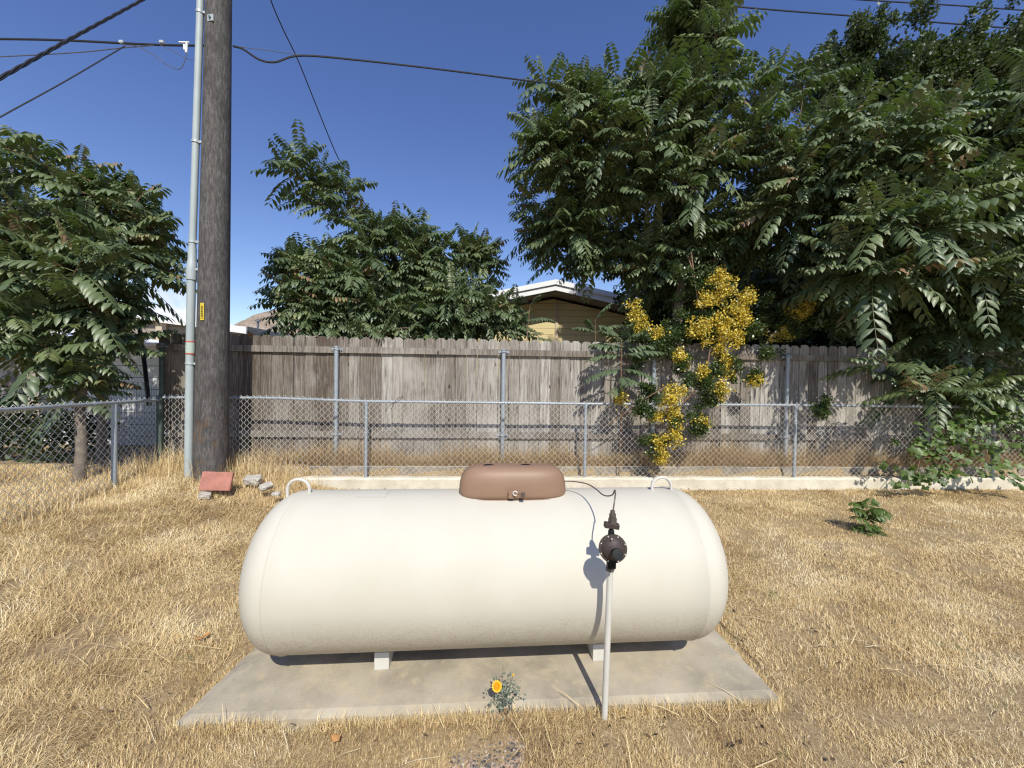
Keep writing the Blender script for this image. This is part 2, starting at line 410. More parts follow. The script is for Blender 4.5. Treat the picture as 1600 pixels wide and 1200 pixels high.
# ------------------------------------------------------------------ the lie of the land
def ss(a, b, x):
    t = np.clip((np.asarray(x, float) - a) / (b - a), 0, 1); return t * t * (3 - 2 * t)
def yc(x): return 5.13 + .055 * (np.asarray(x, float) + 1.9)      # line of the kerb and mesh fence
def ground(x, y):
    x = np.asarray(x, float); y = np.asarray(y, float)
    left = .20 * ss(-1.9, -3.9, x) * ss(.5, 2.6, y)
    wob = .012 * np.sin(2.3 * x + 1.1 * y) * np.sin(1.7 * y - .8 * x) + .006 * np.sin(7 * x) * np.sin(6.1 * y + 1)
    back = np.maximum(left, .135 + .0 * x)
    bank = .25
    d = y - yc(x)
    z = left + wob * .8 * ss(.0, .6, -d)
    inside = ss(-2.2, -3.2, x)                          # no kerb further left, the ground ramps up
    z = np.where((d > -.01) & (x > -2.72), back, z)
    z = z + (.10 * ss(-1.0, .0, d) * inside) * (d < .0)
    z = np.where((d >= 0) & (x <= -2.72), .30, z)
    z = np.where(d > .20, bank + .0 * x, z)
    pad = (x > -1.45) & (x < 1.32) & (y > 1.60 + .07 * (x + 1.4)) & (y < 2.62)
    z = np.where(pad, np.minimum(z, -.03), z)
    z = z + .012 * ss(1.3, 1.6, y) * ss(2.4, 1.7, y) * ~pad
    return z
def gz(x, y): return float(ground(x, y))
def axis(lo, hi, step, far):
    core = np.arange(lo, hi + 1e-6, step)
    a = [lo - 0.3 * 1.45 ** k for k in range(1, 26)]; b = [hi + 0.3 * 1.45 ** k for k in range(1, 26)]
    return np.array([v for v in sorted(a) if v > -far] + list(core) + [v for v in b if v < far])
gx = axis(-7, 8, .05, 3000); gy = axis(.6, 6.2, .05, 3000)
X, Y = np.meshgrid(gx, gy); Z = ground(X, Y)
n0, n1 = X.shape
idx = np.arange(n0 * n1).reshape(n0, n1)
F = np.stack([idx[:-1, :-1], idx[:-1, 1:], idx[1:, 1:], idx[1:, :-1]], -1).reshape(-1, 4)
tag(link('ground', np_mesh('ground', np.stack([X, Y, Z], -1).reshape(-1, 3), F, smooth=True), M['ground']), kind='structure')

# distant rocky hills
hv = []; hf = []; nx_, ny_ = 220, 16
for j in range(ny_ + 1):
    for i in range(nx_ + 1):
        x = -2600 + 5200 * i / nx_; t = j / ny_; y = 1300 + 900 * t
        a = .16 + .84 * float(ss(-1320, -1050, x))
        rid = 262 + 16 * sin(x * .011) + 9 * sin(x * .037 + 1) + 5 * sin(x * .09) + 3.5 * sin(x * .21 + 2)
        z = rid * a * (sin(min(1, t * 1.9) * pi / 2) ** .8) * (1 if t < .55 else 1 - (t - .55) * .4)
        z += (random.random() - .5) * 7 * min(1, t * 6)
        hv.append((x, y, z - 2))
for j in range(ny_):
    for i in range(nx_):
        a = j * (nx_ + 1) + i; hf.append((a, a + 1, a + nx_ + 2, a + nx_ + 1))
tag(link('hills', np_mesh('hills', np.array(hv), np.array(hf), smooth=True), M['hill']), kind='structure')

# ------------------------------------------------------------------ kerb and low footing
CA = math.atan(.055)
def online(x, off=0., z=0.):
    return Vector((x - off * sin(CA), float(yc(x)) + off * cos(CA), z))
def rough_bar(name, x0, x1, off0, off1, z0, z1, mat, step=.08, amp=.006):
    """an extruded concrete bar with a slightly uneven, chipped top edge"""
    n = int((x1 - x0) / step); V = []; R = random.Random(3)
    for i in range(n + 1):
        x = x0 + (x1 - x0) * i / n
        c = .016 + R.random() * .008
        j = lambda: (R.random() - .5) * amp
        prof = [(off0, z0), (off0 + j(), z1 - c + j()), (off0 + c + j(), z1 + j()), (off1 - c, z1 + j()), (off1, z1 - c), (off1, z0)]
        V += [online(x, o, z) for o, z in prof]
    k = 6; F = [(i * k + a, (i + 1) * k + a, (i + 1) * k + (a + 1) % k, i * k + (a + 1) % k) for i in range(n) for a in range(k)]
    F += [tuple(range(k))[::-1], tuple(n * k + a for a in range(k))]
    me = bpy.data.meshes.new(name); me.from_pydata([tuple(v) for v in V], [], F); me.update()
    return link(name, me, mat)
tag(rough_bar('kerb', -2.74, 12, -.055, .085, -.1, .165, M['kerb'], amp=.01), kind='structure')
tag(rough_bar('low_wall', -3.0, 12, .20, .265, .05, .265, M['footing']), 'low grey concrete footing running below the boards behind the pale kerb', 'low wall')

# ------------------------------------------------------------------ concrete pad
PAD = [Vector((-1.404, 1.627)), Vector((1.268, 1.815)), Vector((1.19, 2.70)), Vector((-1.33, 2.62))]
bm = bmesh.new()
NU, NV = 70, 24; grid = []
def padpt(u, v):
    a = PAD[0].lerp(PAD[1], u); b = PAD[3].lerp(PAD[2], u); return a.lerp(b, v)
R = random.Random(5)
for j in range(NV + 1):
    row = []
    for i in range(NU + 1):
        p = padpt(i / NU, j / NV); e = (j in (0, NV)) or (i in (0, NU))
        q = Vector((p.x + (R.random() - .5) * .008 * e, p.y + (R.random() - .5) * .008 * e))
        row.append(bm.verts.new((q.x, q.y, .03 - (.008 + .006 * R.random() if e else 0))))
    grid.append(row)
for j in range(NV):
    for i in range(NU): bm.faces.new((grid[j][i], grid[j][i + 1], grid[j + 1][i + 1], grid[j + 1][i]))
ring = [grid[0][i] for i in range(NU + 1)] + [grid[j][NU] for j in range(1, NV + 1)] + [grid[NV][i] for i in range(NU - 1, -1, -1)] + [grid[j][0] for j in range(NV - 1, 0, -1)]
lowr = [bm.verts.new((v.co.x, v.co.y, -.08)) for v in ring]
for i in range(len(ring)):
    k = (i + 1) % len(ring); bm.faces.new((ring[i], lowr[i], lowr[k], ring[k]))
me = bpy.data.meshes.new('concrete_pad'); bm.to_mesh(me); bm.free()
tag(link('concrete_pad', me, M['pad'], smooth=False), 'stained grey concrete slab under the big cream gas tank', 'slab')

# ------------------------------------------------------------------ the tank
TX, TY, TH, TYAW, TR, TL, THD = -.0893, 2.143, .485, radians(4.36), .3903, 2.0438, .2083
tank = empty('propane_tank', (TX, TY, .03), 'large cream horizontal gas tank with a brown hood on top, on the concrete slab', 'gas tank', rz=TYAW)
TM = Matrix.Translation((TX, TY, TH)) @ Matrix.Rotation(TYAW, 4, 'Z')
prof = []
NE = 14
for k in range(NE + 1):
    t = pi / 2 * k / NE; prof.append((-(TL / 2 + THD * cos(t)), TR * sin(t)))
prof[0] = (prof[0][0], .001)
seam = TL / 2 - .015
for s0 in (-1,):
    prof += [(-seam - .006, TR), (-seam - .002, TR + .004), (-seam + .003, TR + .004), (-seam + .007, TR)]
prof += [(-seam * k / 8, TR) for k in range(7, 0, -1)] + [(0, TR)] + [(seam * k / 8, TR) for k in range(1, 8)]
prof += [(seam - .007, TR), (seam - .003, TR + .004), (seam + .002, TR + .004), (seam + .006, TR)]
for k in range(NE, -1, -1):
    t = pi / 2 * k / NE; prof.append((TL / 2 + THD * cos(t), max(.001, TR * sin(t))))
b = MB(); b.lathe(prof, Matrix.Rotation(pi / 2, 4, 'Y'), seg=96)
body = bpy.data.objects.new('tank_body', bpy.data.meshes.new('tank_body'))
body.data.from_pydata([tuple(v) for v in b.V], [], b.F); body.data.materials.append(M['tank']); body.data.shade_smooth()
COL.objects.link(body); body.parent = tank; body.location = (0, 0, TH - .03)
def tl(v): return (TM @ Vector(v)) 
for px in (478.5, 1041.5):
    p = P(px, 768, Y=2.143); lx = (p.x - TX) / cos(TYAW); lw = .056
    pts = [(lx - lw, 0, TR - .02), (lx - lw, 0, TR + .012)] + [(lx - lw * cos(a), 0, TR + .018 + lw * .95 * sin(a)) for a in np.linspace(.15, pi - .15, 12)] + [(lx + lw, 0, TR + .012), (lx + lw, 0, TR - .02)]
    b = MB(); b.tube([tl(v) for v in pts], .0085, 10); b.build('lifting_lug', M['white_paint'], tank, smooth=True)
for (px, py) in ((596, 1047), (937, 1033)):
    p = P(px, py, z=.03); q = TM.inverted() @ p
    zt = -sqrt(TR ** 2 - .05 ** 2) + .02
    b = MB(); b.box((q.x - .036, q.y, .03 - TH), (q.x + .036, -q.y + .02, zt), TM)
    b.build('leg', M['white_paint'], tank, bevel=.003)
# data plate
b = MB(); b.add([TM @ Vector((x, -TR * sin(a) * 1.004, TR * cos(a) * 1.004)) for x in (-.70, -.58) for a in (.12, .30, .5)], [(0, 3, 4, 1), (1, 4, 5, 2)])
# built as a thin solid plate just proud of the shell
b = MB()
pl = []
for rr in (TR + .001, TR + .004):
    for x in (-.715, -.565):
        for a in (-.02, .1, .2): pl.append(TM @ Vector((x, -rr * sin(a), rr * cos(a))))
b.add(pl, [(6, 9, 10, 7), (7, 10, 11, 8), (0, 1, 4, 3), (1, 2, 5, 4), (0, 3, 9, 6), (2, 8, 11, 5), (0, 6, 7, 1), (1, 7, 8, 2), (3, 4, 10, 9), (4, 5, 11, 10)])
b.build('data_plate', M['tank'], tank)
# hood
hx = P(801, 750, Y=2.1).x; hlx = (hx - TX) / cos(TYAW)
HA, HB, HT = .290, .105, .170
hz0 = TR - .022
V = []; F = []; NUh, NVh = 64, 20
for j in range(NVh + 1):
    ph = pi / 2 * j / NVh                      # 0 skirt .. pi/2 top
    for i in range(NUh):
        th = 2 * pi * i / NUh
        def sp(c, e): return math.copysign(abs(c) ** e, c)
        rr = sp(cos(ph), .55); x = HA * sp(cos(th), .5) * sp(cos(ph), .27); y = HB * sp(sin(th), .62) * sp(cos(ph), .6)
        z = hz0 + HT * sp(sin(ph), .66)
        if j == 0: x *= .965; y *= .98
        V.append(TM @ Vector((hlx + x, y - .004, z)))
for j in range(NVh):
    for i in range(NUh): F.append((j * NUh + i, j * NUh + (i + 1) % NUh, (j + 1) * NUh + (i + 1) % NUh, (j + 1) * NUh + i))
F.append(tuple(range(NUh))[::-1])
b = MB(); b.add(V, F); hood = b.build('hood', M['hood'], tank); hood.data.shade_smooth()
# rolled lip along the bottom of the hood
lip = [TM @ Vector((hlx + HA * 1.0 * math.copysign(abs(cos(t)) ** .55, cos(t)), HB * 1.02 * math.copysign(abs(sin(t)) ** .62, sin(t)) - .004, hz0 + .004)) for t in np.linspace(0, 2 * pi, 65)]
b = MB(); b.tube(lip, .0045, 6, cap=False); b.build('hood_rim', M['hood'], hood, smooth=True)
for px in (763, 821):
    p = P(px, 727, Y=2.12); lx = (p.x - TX) / cos(TYAW)
    b = MB(); b.lathe([(-.006, .001), (-.006, .034), (.003, .034), (.006, .028), (.006, .001)], TM @ Matrix.Translation((lx, -.022, hz0 + HT - .006)) @ Matrix.Rotation(radians(12), 4, 'X') @ Matrix.Diagonal((1, .55, 1, 1)), 24)
    b.build('vent_cap', M['black'], hood, smooth=True)
# latch: tab, ring, padlock
lp = P(801, 770, Y=2.02)
b = MB(); b.box((lp.x - .022, lp.y - .006, lp.z - .030), (lp.x + .006, lp.y + .01, lp.z + .012)); b.build('latch', M['hood'], hood, bevel=.003)
b = MB(); c0 = P(805, 771, Y=2.005); b.tube([c0 + Vector((.011 * cos(a), 0, .011 * sin(a))) for a in np.linspace(.3, 5.6, 16)], .0032, 8); b.build('latch_ring', M['white_paint'], hood, smooth=True)
b = MB(); c0 = P(817, 773, Y=2.00); b.box((c0.x - .011, c0.y - .008, c0.z - .012), (c0.x + .011, c0.y + .008, c0.z + .010)); b.tube([c0 + Vector((-.012, 0, .002)), c0 + Vector((-.02, 0, .004)), c0 + Vector((-.024, 0, -.002))], .003, 6); b.build('padlock', M['fitting'], hood, bevel=.002)

# ------------------------------------------------------------------ riser pipe with regulator
pb = P(945, 1110, Y=1.70)
riser = empty('gas_riser', (pb.x, pb.y, 0), 'thin white riser pipe carrying a round dark brown regulator in front of the tank', 'gas riser')
pt = P(953.5, 884, Y=1.70)
b = MB(); b.lathe([(0, .0165), (.64, .0165), (.642, .0165)], Matrix.Translation((pb.x, pb.y, 0)) @ Matrix.Translation((0, 0, -.05)), 20)
b = MB(); b.tube([(pb.x - .002, pb.y, -.05), (pb.x, pb.y, pb.z), (pt.x, pt.y, pt.z)], .0135, 20); b.build('pipe', M['white_paint'], riser, smooth=True)
rc = P(957.5, 857, Y=1.645)
RM = frame(rc, (rc.x * -.25 + .03, -1, .12))
reg = MB(); reg.lathe([(-.045, .001), (-.043, .020), (-.034, .038), (-.014, .044), (-.006, .047), (-.006, .0585), (.006, .0585), (.0065, .048), (.013, .045), (.024, .030), (.029, .012), (.030, .001)], RM, 48)
rb = reg.build('regulator', M['reg'], riser, smooth=True)
for k in range(8):
    a = 2 * pi * (k + .5) / 8; c0 = RM @ Vector((.053 * cos(a), .053 * sin(a), .0062))
    b = MB(); b.lathe([(0, .001), (0, .0036), (.0035, .0036), (.0045, .0025), (.0045, .0005)], frame(c0, RM.to_3x3() @ Vector((0, 0, 1))), 6); b.build('bolt', M['bolt'], rb)
b = MB(); c0 = P(956, 842, Y=1.62); b.lathe([(0, .001), (0, .0035), (.003, .003), (.003, .0005)], frame(c0, (0, -1, .2)), 8); b.build('bolt', M['bolt'], rb)
# black vent cap pointing at the viewer and its neck
c1 = P(966, 866, Y=1.575); c0 = P(960, 866, Y=1.63)
b = MB(); b.lathe([(0, .012), (.012, .014), (.022, .0225), (.055, .0228), (.059, .021), (.060, .001)], frame(c0, c1 - c0), 32); b.build('vent_cap', M['black'], rb, smooth=True)
b = MB(); n0_ = P(955, 880, Y=1.645); b.box((-.018, -.014, -.020), (.018, .014, .030), Matrix.Translation(n0_)); b.build('outlet', M['black'], rb, bevel=.004)
b = MB(); b.lathe([(0, .001), (0, .0195), (.012, .0195), (.012, .015), (.03, .015), (.03, .001)], Matrix.Translation((pt.x, pt.y, pt.z - .02)), 6); b.build('collar', M['fitting'], rb)
# inlet stack above
def stack(px, py, Y, prof, seg, mat, name):
    c = P(px, py, Y=Y); b = MB(); b.lathe(prof, Matrix.Translation(c), seg); return b.build(name, mat, rb, smooth=seg > 8)
stack(955, 834, 1.66, [(-.012, .001), (-.012, .014), (.012, .013), (.018, .010), (.018, .001)], 20, M['black'], 'inlet_neck')
c0 = P(956.5, 821, Y=1.66)
b = MB(); b.box((-.034, -.014, -.012), (.029, .014, .011), Matrix.Translation(c0) @ Matrix.Rotation(radians(7), 4, 'Y')); b.build('inlet_block', M['reg'], rb, bevel=.004)
stack(957, 815, 1.66, [(-.006, .001), (-.006, .0185), (.014, .0185), (.016, .015), (.034, .0145), (.036, .010), (.048, .010), (.049, .004), (.049, .001)], 6, M['fitting'], 'union_nut')
hoodend = P(884, 752, Y=2.12)
tp = [hoodend + Vector((-.02, 0, 0)), P(898, 752.5, Y=2.10), P(917, 756, Y=2.03), P(931, 764, Y=1.95), P(941, 772.5, Y=1.88), P(949, 775, Y=1.82), P(957, 773, Y=1.76), P(960.5, 766, Y=1.73), P(961.5, 771, Y=1.70), P(960, 784, Y=1.67), P(957.4, 802, Y=1.66)]
b = MB(); b.tube(catmull(tp, 8), .0032, 8); b.build('pigtail_tube', M['copper'], riser, smooth=True)

# ------------------------------------------------------------------ utility pole
pole = empty('utility_pole', (P(328, 748, Y=4.7).x, 4.7, .1), 'thick dark creosoted wooden utility pole with a grey conduit up its side', 'utility pole')
# ray through the axis at the base and at the top of the photo
def polex(py): return 329.5 + (748 - py) * (342 - 329.5) / 748
b = MB(); pts = [P(polex(py), py, Y=4.7) for py in (748, 600, 450, 300, 150, 0)]
base = pts[0].copy(); top = pts[-1]; dirp = (top - base).normalized()
allp = [base - dirp * .6] + [base + dirp * s for s in (0, .6, 1.2, 1.8, 2.4, 3, 3.6, 4.2, 4.8, 5.4, 6.2, 7.5, 9)]
rad = [.176 - .0052 * max(0, i - 1) for i in range(len(allp))]
b.tube(allp, rad, 40); b.build('shaft', M['pole'], pole, smooth=True)
cpts = []; 
for py, px in ((757, 294.5), (560, 297), (425, 299.5)):
    cpts.append(P(px, py, Y=4.60))
cd = (P(299.6, 425, Y=4.60) - cpts[0])
cdir = cd.normalized()
b = MB(); b.tube([cpts[0] - cdir * .25, cpts[0], cpts[1], P(299.2, 428, Y=4.60)], .043, 20); con = b.build('conduit', M['conduit'], pole, smooth=True)
j0 = P(299.4, 428, Y=4.60); ctop = P(313.2, 2, Y=4.62)
u = (ctop - j0).normalized()
b = MB(); b.tube([j0 - u * .075, j0 - u * .07, j0 + u * .04, j0 + u * .14, j0 + u * .145, j0 + u * .3], [.047, .053, .053, .044, .041, .041], 20); b.build('coupling', M['conduit'], con, smooth=True)
b = MB(); b.tube([j0 + u * .2, j0 + (ctop - j0) * .5 + Vector((0, 0, 0)), ctop, ctop + u * 2], .036, 20); b.build('upper_conduit', M['conduit'], con, smooth=True)
b = MB(); bx_ = P(309.5, 90, Y=4.612)
def band(px, py, Y, r, h, mat, name, tabm=True, par=None):
    c = P(px, py, Y=Y); b = MB(); b.lathe([(-h, r - .006), (-h, r), (h, r), (h, r - .006)], frame(c, u), 20)
    if tabm: b.box((0, -.012, -h), (r + .035, .004, h), Matrix.Translation(c + Vector((0, .0, 0))))
    b.build(name, mat, par or con, smooth=True)
for py, Y, r in ((20, 4.618, .042), (222, 4.608, .043), (378, 4.602, .044)):
    band(299.4 + (428 - py) * (313.2 - 299.4) / 426, py, Y, r, .012, M['strap'], 'strap')
for py in (421, 568, 751):
    t = (757 - py) / 332; band(294.5 + t * 4.9, py, 4.60, .050, .012, M['strap'], 'strap')
for py in (534, 553):
    t = (757 - py) / 332; band(294.5 + t * 4.9, py, 4.60, .0475, .006, M['red_tape'], 'tape_band', False)
b = MB()
t = (757 - 543.5) / 332; c0 = P(294.5 + t * 4.9, 543.5, Y=4.6)
b.lathe([(-.062, .044), (-.062, .0466), (.062, .0466), (.062, .044)], frame(c0, u), 20); b.build('label_wrap', simple('greenish_label', (.42, .50, .44), .5, .06, 12), con, smooth=True)
# yellow number tag
tgc = P(316.8, 487, Y=4.54)
nrm = (Vector((0, 0, 0)) - Vector((tgc.x, tgc.y, 0)) + Vector((1.2, 0, 0))).normalized()
cx0 = P(polex(487), 487, Y=4.7); rad_here = .165
dx_ = (tgc - cx0); dx_.z = 0; dxn = dx_.normalized(); tgc = Vector((cx0.x, cx0.y, tgc.z)) + dxn * (rad_here + .004)
TG = Matrix((Vector((0, 0, 1)).cross(dxn), dxn, Vector((0, 0, 1)))).transposed().to_4x4(); TG.translation = tgc
b = MB(); b.box((-.021, -.003, -.098), (.021, .003, .098), TG); tg = b.build('number_tag', M['yellow_tag'], pole, bevel=.001)
segs = {'0': 'abcdef', '1': 'bc', '2': 'abged', '6': 'acdefg', '8': 'abcdefg', '9': 'abcdfg', '4': 'fgbc', 'E': 'adefg', '5': 'afgcd'}
b = MB()
for i, ch in enumerate('1626694'):
    zc = .080 - i * .0262; w, h, t_ = .0095, .0085, .0022
    S = {'a': (-w, w, h, h), 'g': (-w, w, 0, 0), 'd': (-w, w, -h, -h), 'f': (-w, -w, 0, h), 'b': (w, w, 0, h), 'e': (-w, -w, -h, 0), 'c': (w, w, -h, 0)}
    for k in segs[ch]:
        x0, x1, z0, z1 = S[k]
        if ch == '1': x0 = x1 = 0
        b.box((x0 - t_, .0031, zc + z0 - t_), (x1 + t_, .0046, zc + z1 + t_), TG)
b.build('number', M['ink'], tg)
c0 = P(328.5, 27.5, Y=4.565)
b = MB(); b.box((-.037, -.004, -.037), (.037, .012, .037), Matrix.Translation(c0) @ Matrix.Rotation(radians(-10), 4, 'Z')); bp = b.build('bolt_plate', M['strap'], pole, bevel=.002)
b = MB(); b.lathe([(0, .001), (0, .014), (.018, .014), (.018, .001)], frame(c0, (0, -1, 0)), 6); b.build('bolt', M['dark_post'], bp)

# ------------------------------------------------------------------ overhead lines
def wire(name, pts, r, mat, label, cat='cable', parent=None, n=10, twist=0):
    W = catmull([P(x, y, Y=Y) for x, y, Y in pts], n)
    b = MB()
    if twist:
        L = 0; A = [[], [], []]
        for i, p in enumerate(W):
            if i: L += (p - W[i - 1]).length
            for k in range(3):
                a = L * twist + k * 2 * pi / 3; A[k].append(p + Vector((0, cos(a), sin(a))) * r * 1.05)
        for k in range(3): b.tube(A[k], r, 6)
    else: b.tube(W, r, 6)
    o = b.build(name, mat, parent, smooth=True)
    if not parent: tag(o, label, cat, 'overhead cables around the utility pole')
    return o
c1_ = wire('overhead_cable', [(-160, 60, 4.9), (0, 61, 4.86), (100, 63, 4.8), (200, 68, 4.75), (260, 70.5, 4.73), (322, 71.5, 4.70)], .0125, M['cable'], 'thick black cable running left from the pole at the level of its white clamp')
b = MB(); c0 = P(288, 70, Y=4.66); b.box((-.06, -.008, -.004), (.06, .008, .006), Matrix.Translation(c0 + Vector((0, 0, .028)))); b.tube([c0 + Vector((.0, 0, .0)), c0 + Vector((.005, 0, -.06))], .012, 8); b.tube([c0 + Vector((.03, 0, .02)), c0 + Vector((.022, 0, -.09))], .012, 8); b.build('cable_clamp', M['insul'], c1_)
for px in (190, 253):
    b = MB(); c0 = P(px, 66, Y=4.74); b.box((-.025, -.012, -.01), (.025, .012, .018), Matrix.Translation(c0)); b.build('cable_clip', M['strap'], c1_)
wire('overhead_cable', [(-120, 190, 2.6), (0, 122, 3.0), (115, 58, 3.6), (222, 0, 4.3), (330, -60, 5.2)], .0072, M['cable'], 'twisted black cable crossing the top left corner of the sky', twist=14, n=40)
wire('overhead_cable', [(-110, 246, 3.5), (0, 183, 3.8), (100, 128, 4.2), (195, 72, 4.72)], .0065, M['cable'], 'straight dark cable sloping down left from the pole clamps to the left edge')
wire('overhead_cable', [(-140, 92, 4.9), (0, 88.5, 4.8), (120, 82, 4.75), (190, 75, 4.74), (240, 71, 4.73)], .006, M['cable_grey'], 'thin grey cable just below the thick one left of the pole')
wire('drop_wire', [(195, 70, 4.74), (215, 72.5, 4.72), (240, 86, 4.7), (262, 102, 4.68), (280, 108, 4.66), (288, 97, 4.66), (292, 82, 4.66)], .004, M['cable_grey'], 'thin looped wire hanging under the white clamp left of the pole', 'wire')
wire('drop_wire', [(250, 70, 4.72), (270, 80, 4.7), (288, 90, 4.68), (303, 94, 4.66)], .003, M['cable_grey'], 'short thin wire slanting from the clamp to the conduit', 'wire')
wire('overhead_cable', [(364, 72, 4.66), (380, 77, 4.68), (405, 93, 4.75), (430, 97, 4.8), (470, 87, 4.9), (560, 94, 5.1), (700, 110, 5.4), (830, 127, 5.8), (960, 143, 6.2), (1100, 160, 6.8)], .0115, M['cable'], 'black cable sagging right from the pole into the tall tree')
wire('overhead_cable', [(364, 72, 4.66), (420, 79, 4.8), (470, 86, 4.9)], .004, M['cable_grey'], 'short thin strand bridging the sag just right of the pole', 'wire')
wire('overhead_cable', [(405, -60, 5.2), (423, 0, 5.6), (442, 45, 5.9), (466, 95, 6.2), (497, 172, 6.7), (526, 242, 7.2), (545, 275, 7.4), (600, 370, 8.2)], .009, M['cable'], 'thin black line dropping steeply into the top of the middle tree')
wire('overhead_cable', [(950, -20, 9.5), (1040, -2, 9.5), (1180, 13, 9.6), (1400, 30, 9.8), (1590, 45, 10), (1700, 52, 10.2)], .018, M['cable'], 'lower of the two dark lines crossing the top right corner')
wire('overhead_cable', [(1250, -8, 9.5), (1350, 0, 9.6), (1500, 9, 9.8), (1600, 16, 10), (1700, 22, 10.2)], .016, M['cable'], 'upper of the two dark lines crossing the top right corner')

# ------------------------------------------------------------------ wooden board fence
WOFF = .335
fence = empty('board_fence', online(2, WOFF, .25), 'long weathered grey dog-eared board fence behind the mesh fence', 'fence')
R = random.Random(11)
b = MB(); x = -4.75; pitch = .1475; k = 0
while x < 12:
    w = .1462; top_ = 2.025 + (R.random() - .5) * .018; ear = .032 + R.random() * .006
    tx = .28 + .52 * R.random() + .25 * ss(-2.5, 1.0, x) * R.random()
    if x < -1.9: tx = .42 * R.random()
    if R.random() < .12: tx += .3
    z0 = .20 + R.random() * .02
    rot = Matrix.Translation(online(x + w / 2, WOFF + (R.random() - .5) * .009)) @ Matrix.Rotation(CA, 4, 'Z') @ Matrix.Rotation((R.random() - .5) * .008, 4, 'Y')
    def bp(i_): return [(-w / 2 + i_, z0), (w / 2 - i_, z0), (w / 2 - i_, top_ - ear), (w / 2 - ear, top_ - i_), (-w / 2 + ear, top_ - i_), (-w / 2 + i_, top_ - ear)]
    V = [rot @ Vector((px, y_, pz)) for y_, i_ in ((0, .0045), (.006, 0), (.016, 0)) for px, pz in bp(i_)]
    b.add(V, [(0, 1, 2, 3, 4, 5), (17, 16, 15, 14, 13, 12)] + [(k_ * 6 + q, (k_ + 1) * 6 + q, (k_ + 1) * 6 + (q + 1) % 6, k_ * 6 + (q + 1) % 6) for k_ in (0, 1) for q in range(6)], min(1, max(0, float(tx))))
    x += pitch; k += 1
b.build('board_panel', M['board'], fence)
posts_x = [(P(px, 620, Y=5.38).x) for px in (527.5, 787.5, 1032, 1258)]
posts_x = [posts_x[0] - 2.27] + posts_x + [posts_x[-1] + 2.2, posts_x[-1] + 4.4]
for z0, z1, dep in ((1.80, 1.885, .040), (.635, .72, .038)):
    ed = [-4.75] + posts_x[1:] + [12]
    for i in range(len(ed) - 1):
        bb = MB(); a = online(ed[i] + .002, WOFF - dep, 0); c = online(ed[i + 1] - .004, WOFF - .001, 0)
        L = (ed[i + 1] - ed[i]) / cos(CA) - .006
        bb.box((0, 0, z0), (L, dep - .002, z1), Matrix.Translation(online(ed[i] + .003, WOFF - dep)) @ Matrix.Rotation(CA, 4, 'Z') @ Matrix.Rotation((R.random() - .5) * .004, 4, 'Y'), .3 + .3 * R.random())
        o = bb.build('rail', M['board_brown'] if False else M['board'], fence)
        o.rotation_euler = (0, 0, 0)
for i, px_ in enumerate(posts_x):
    q = online(px_, WOFF - .04 - .031)
    bb = MB(); bb.tube([q + Vector((0, 0, .1)), q + Vector((0, 0, 1.87))], .0285, 16); pp = bb.build('post', M['dark_post'] if i == 0 else M['galv'], fence, smooth=True)
    bb = MB()
    bb.lathe([(0, .032), (.012, .033), (.022, .022), (.026, .001)], Matrix.Translation(q + Vector((0, 0, 1.868))), 16); bb.build('post_cap', M['galv'], pp, smooth=True)
    for zz in (1.845, .68):
        bb = MB(); bb.box((-.075, .004, -.016), (.075, .010, .016), Matrix.Translation(q + Vector((0, .018, zz))) @ Matrix.Rotation(CA, 4, 'Z'))
        for sx in (-.058, .058): bb.lathe([(0, .001), (0, .010), (.008, .009), (.008, .001)], frame(q + Vector((sx, .022, zz)), (0, -1, 0)), 8)
        bb.tube([q + Vector((-.036, .02, zz)), q + Vector((-.031, -.016, zz)), q + Vector((0, -.033, zz)), q + Vector((.031, -.016, zz)), q + Vector((.036, .02, zz))], .009, 6)
        bb.build('bracket', M['galv'], pp, smooth=True)

# ------------------------------------------------------------------ chain-link fences
def chain_mesh(a, bpt, zbot, ztop, cell=.078, wr=.0025, seed=1):
    """woven diamond mesh between plan points a and b; zbot, ztop functions of fraction"""
    a = Vector(a); bpt = Vector(bpt); L = (bpt - a).length; d = (bpt - a).normalized(); nrm_ = Vector((-d.y, d.x, 0))
    nw = int(L / (cell / 2)); Vs = []; Fs = []; R = np.random.default_rng(seed); base = 0
    for i in range(nw):
        s0 = i * cell / 2; f = s0 / L; z0 = zbot(f); z1 = ztop(f) + .036
        ns = int((z1 - z0) / (cell / 2)) + 1
        pts = []
        for k in range(ns + 1):
            off = 0 if (k + i) % 2 == 0 else cell / 2
            o2 = .0035 if (k + i) % 2 == 0 else -.0035
            sag = .004 * math.sin(i * .37) + .003 * math.sin(i * .11 + k * .3)
            p = a + d * (s0 + off + .003 * (1 if off == 0 else -1)) + nrm_ * (o2 + sag) + Vector((0, 0, z1 - k * cell / 2 + .004 * math.sin(i * .21)))
            pts.append(p)
        pts = np.array([tuple(p) for p in pts]); n = len(pts)
        tg = np.gradient(pts, axis=0); tg /= np.linalg.norm(tg, axis=1)[:, None]
        nn = np.array([nrm_.x, nrm_.y, 0.]); sd = np.cross(tg, nn); sd /= np.linalg.norm(sd, axis=1)[:, None]
        V = np.stack([pts + nn * wr, pts + sd * wr, pts - nn * wr, pts - sd * wr], 1).reshape(-1, 3)
        r_ = np.arange(n - 1)[:, None] * 4
        q = np.concatenate([np.stack([r_[:, 0] + k, r_[:, 0] + (k + 1) % 4, r_[:, 0] + 4 + (k + 1) % 4, r_[:, 0] + 4 + k], 1) for k in range(4)])
        Vs.append(V); Fs.append(q + base); base += len(V)
    return np_mesh('wire_mesh', np.concatenate(Vs), np.concatenate(Fs), smooth=True)
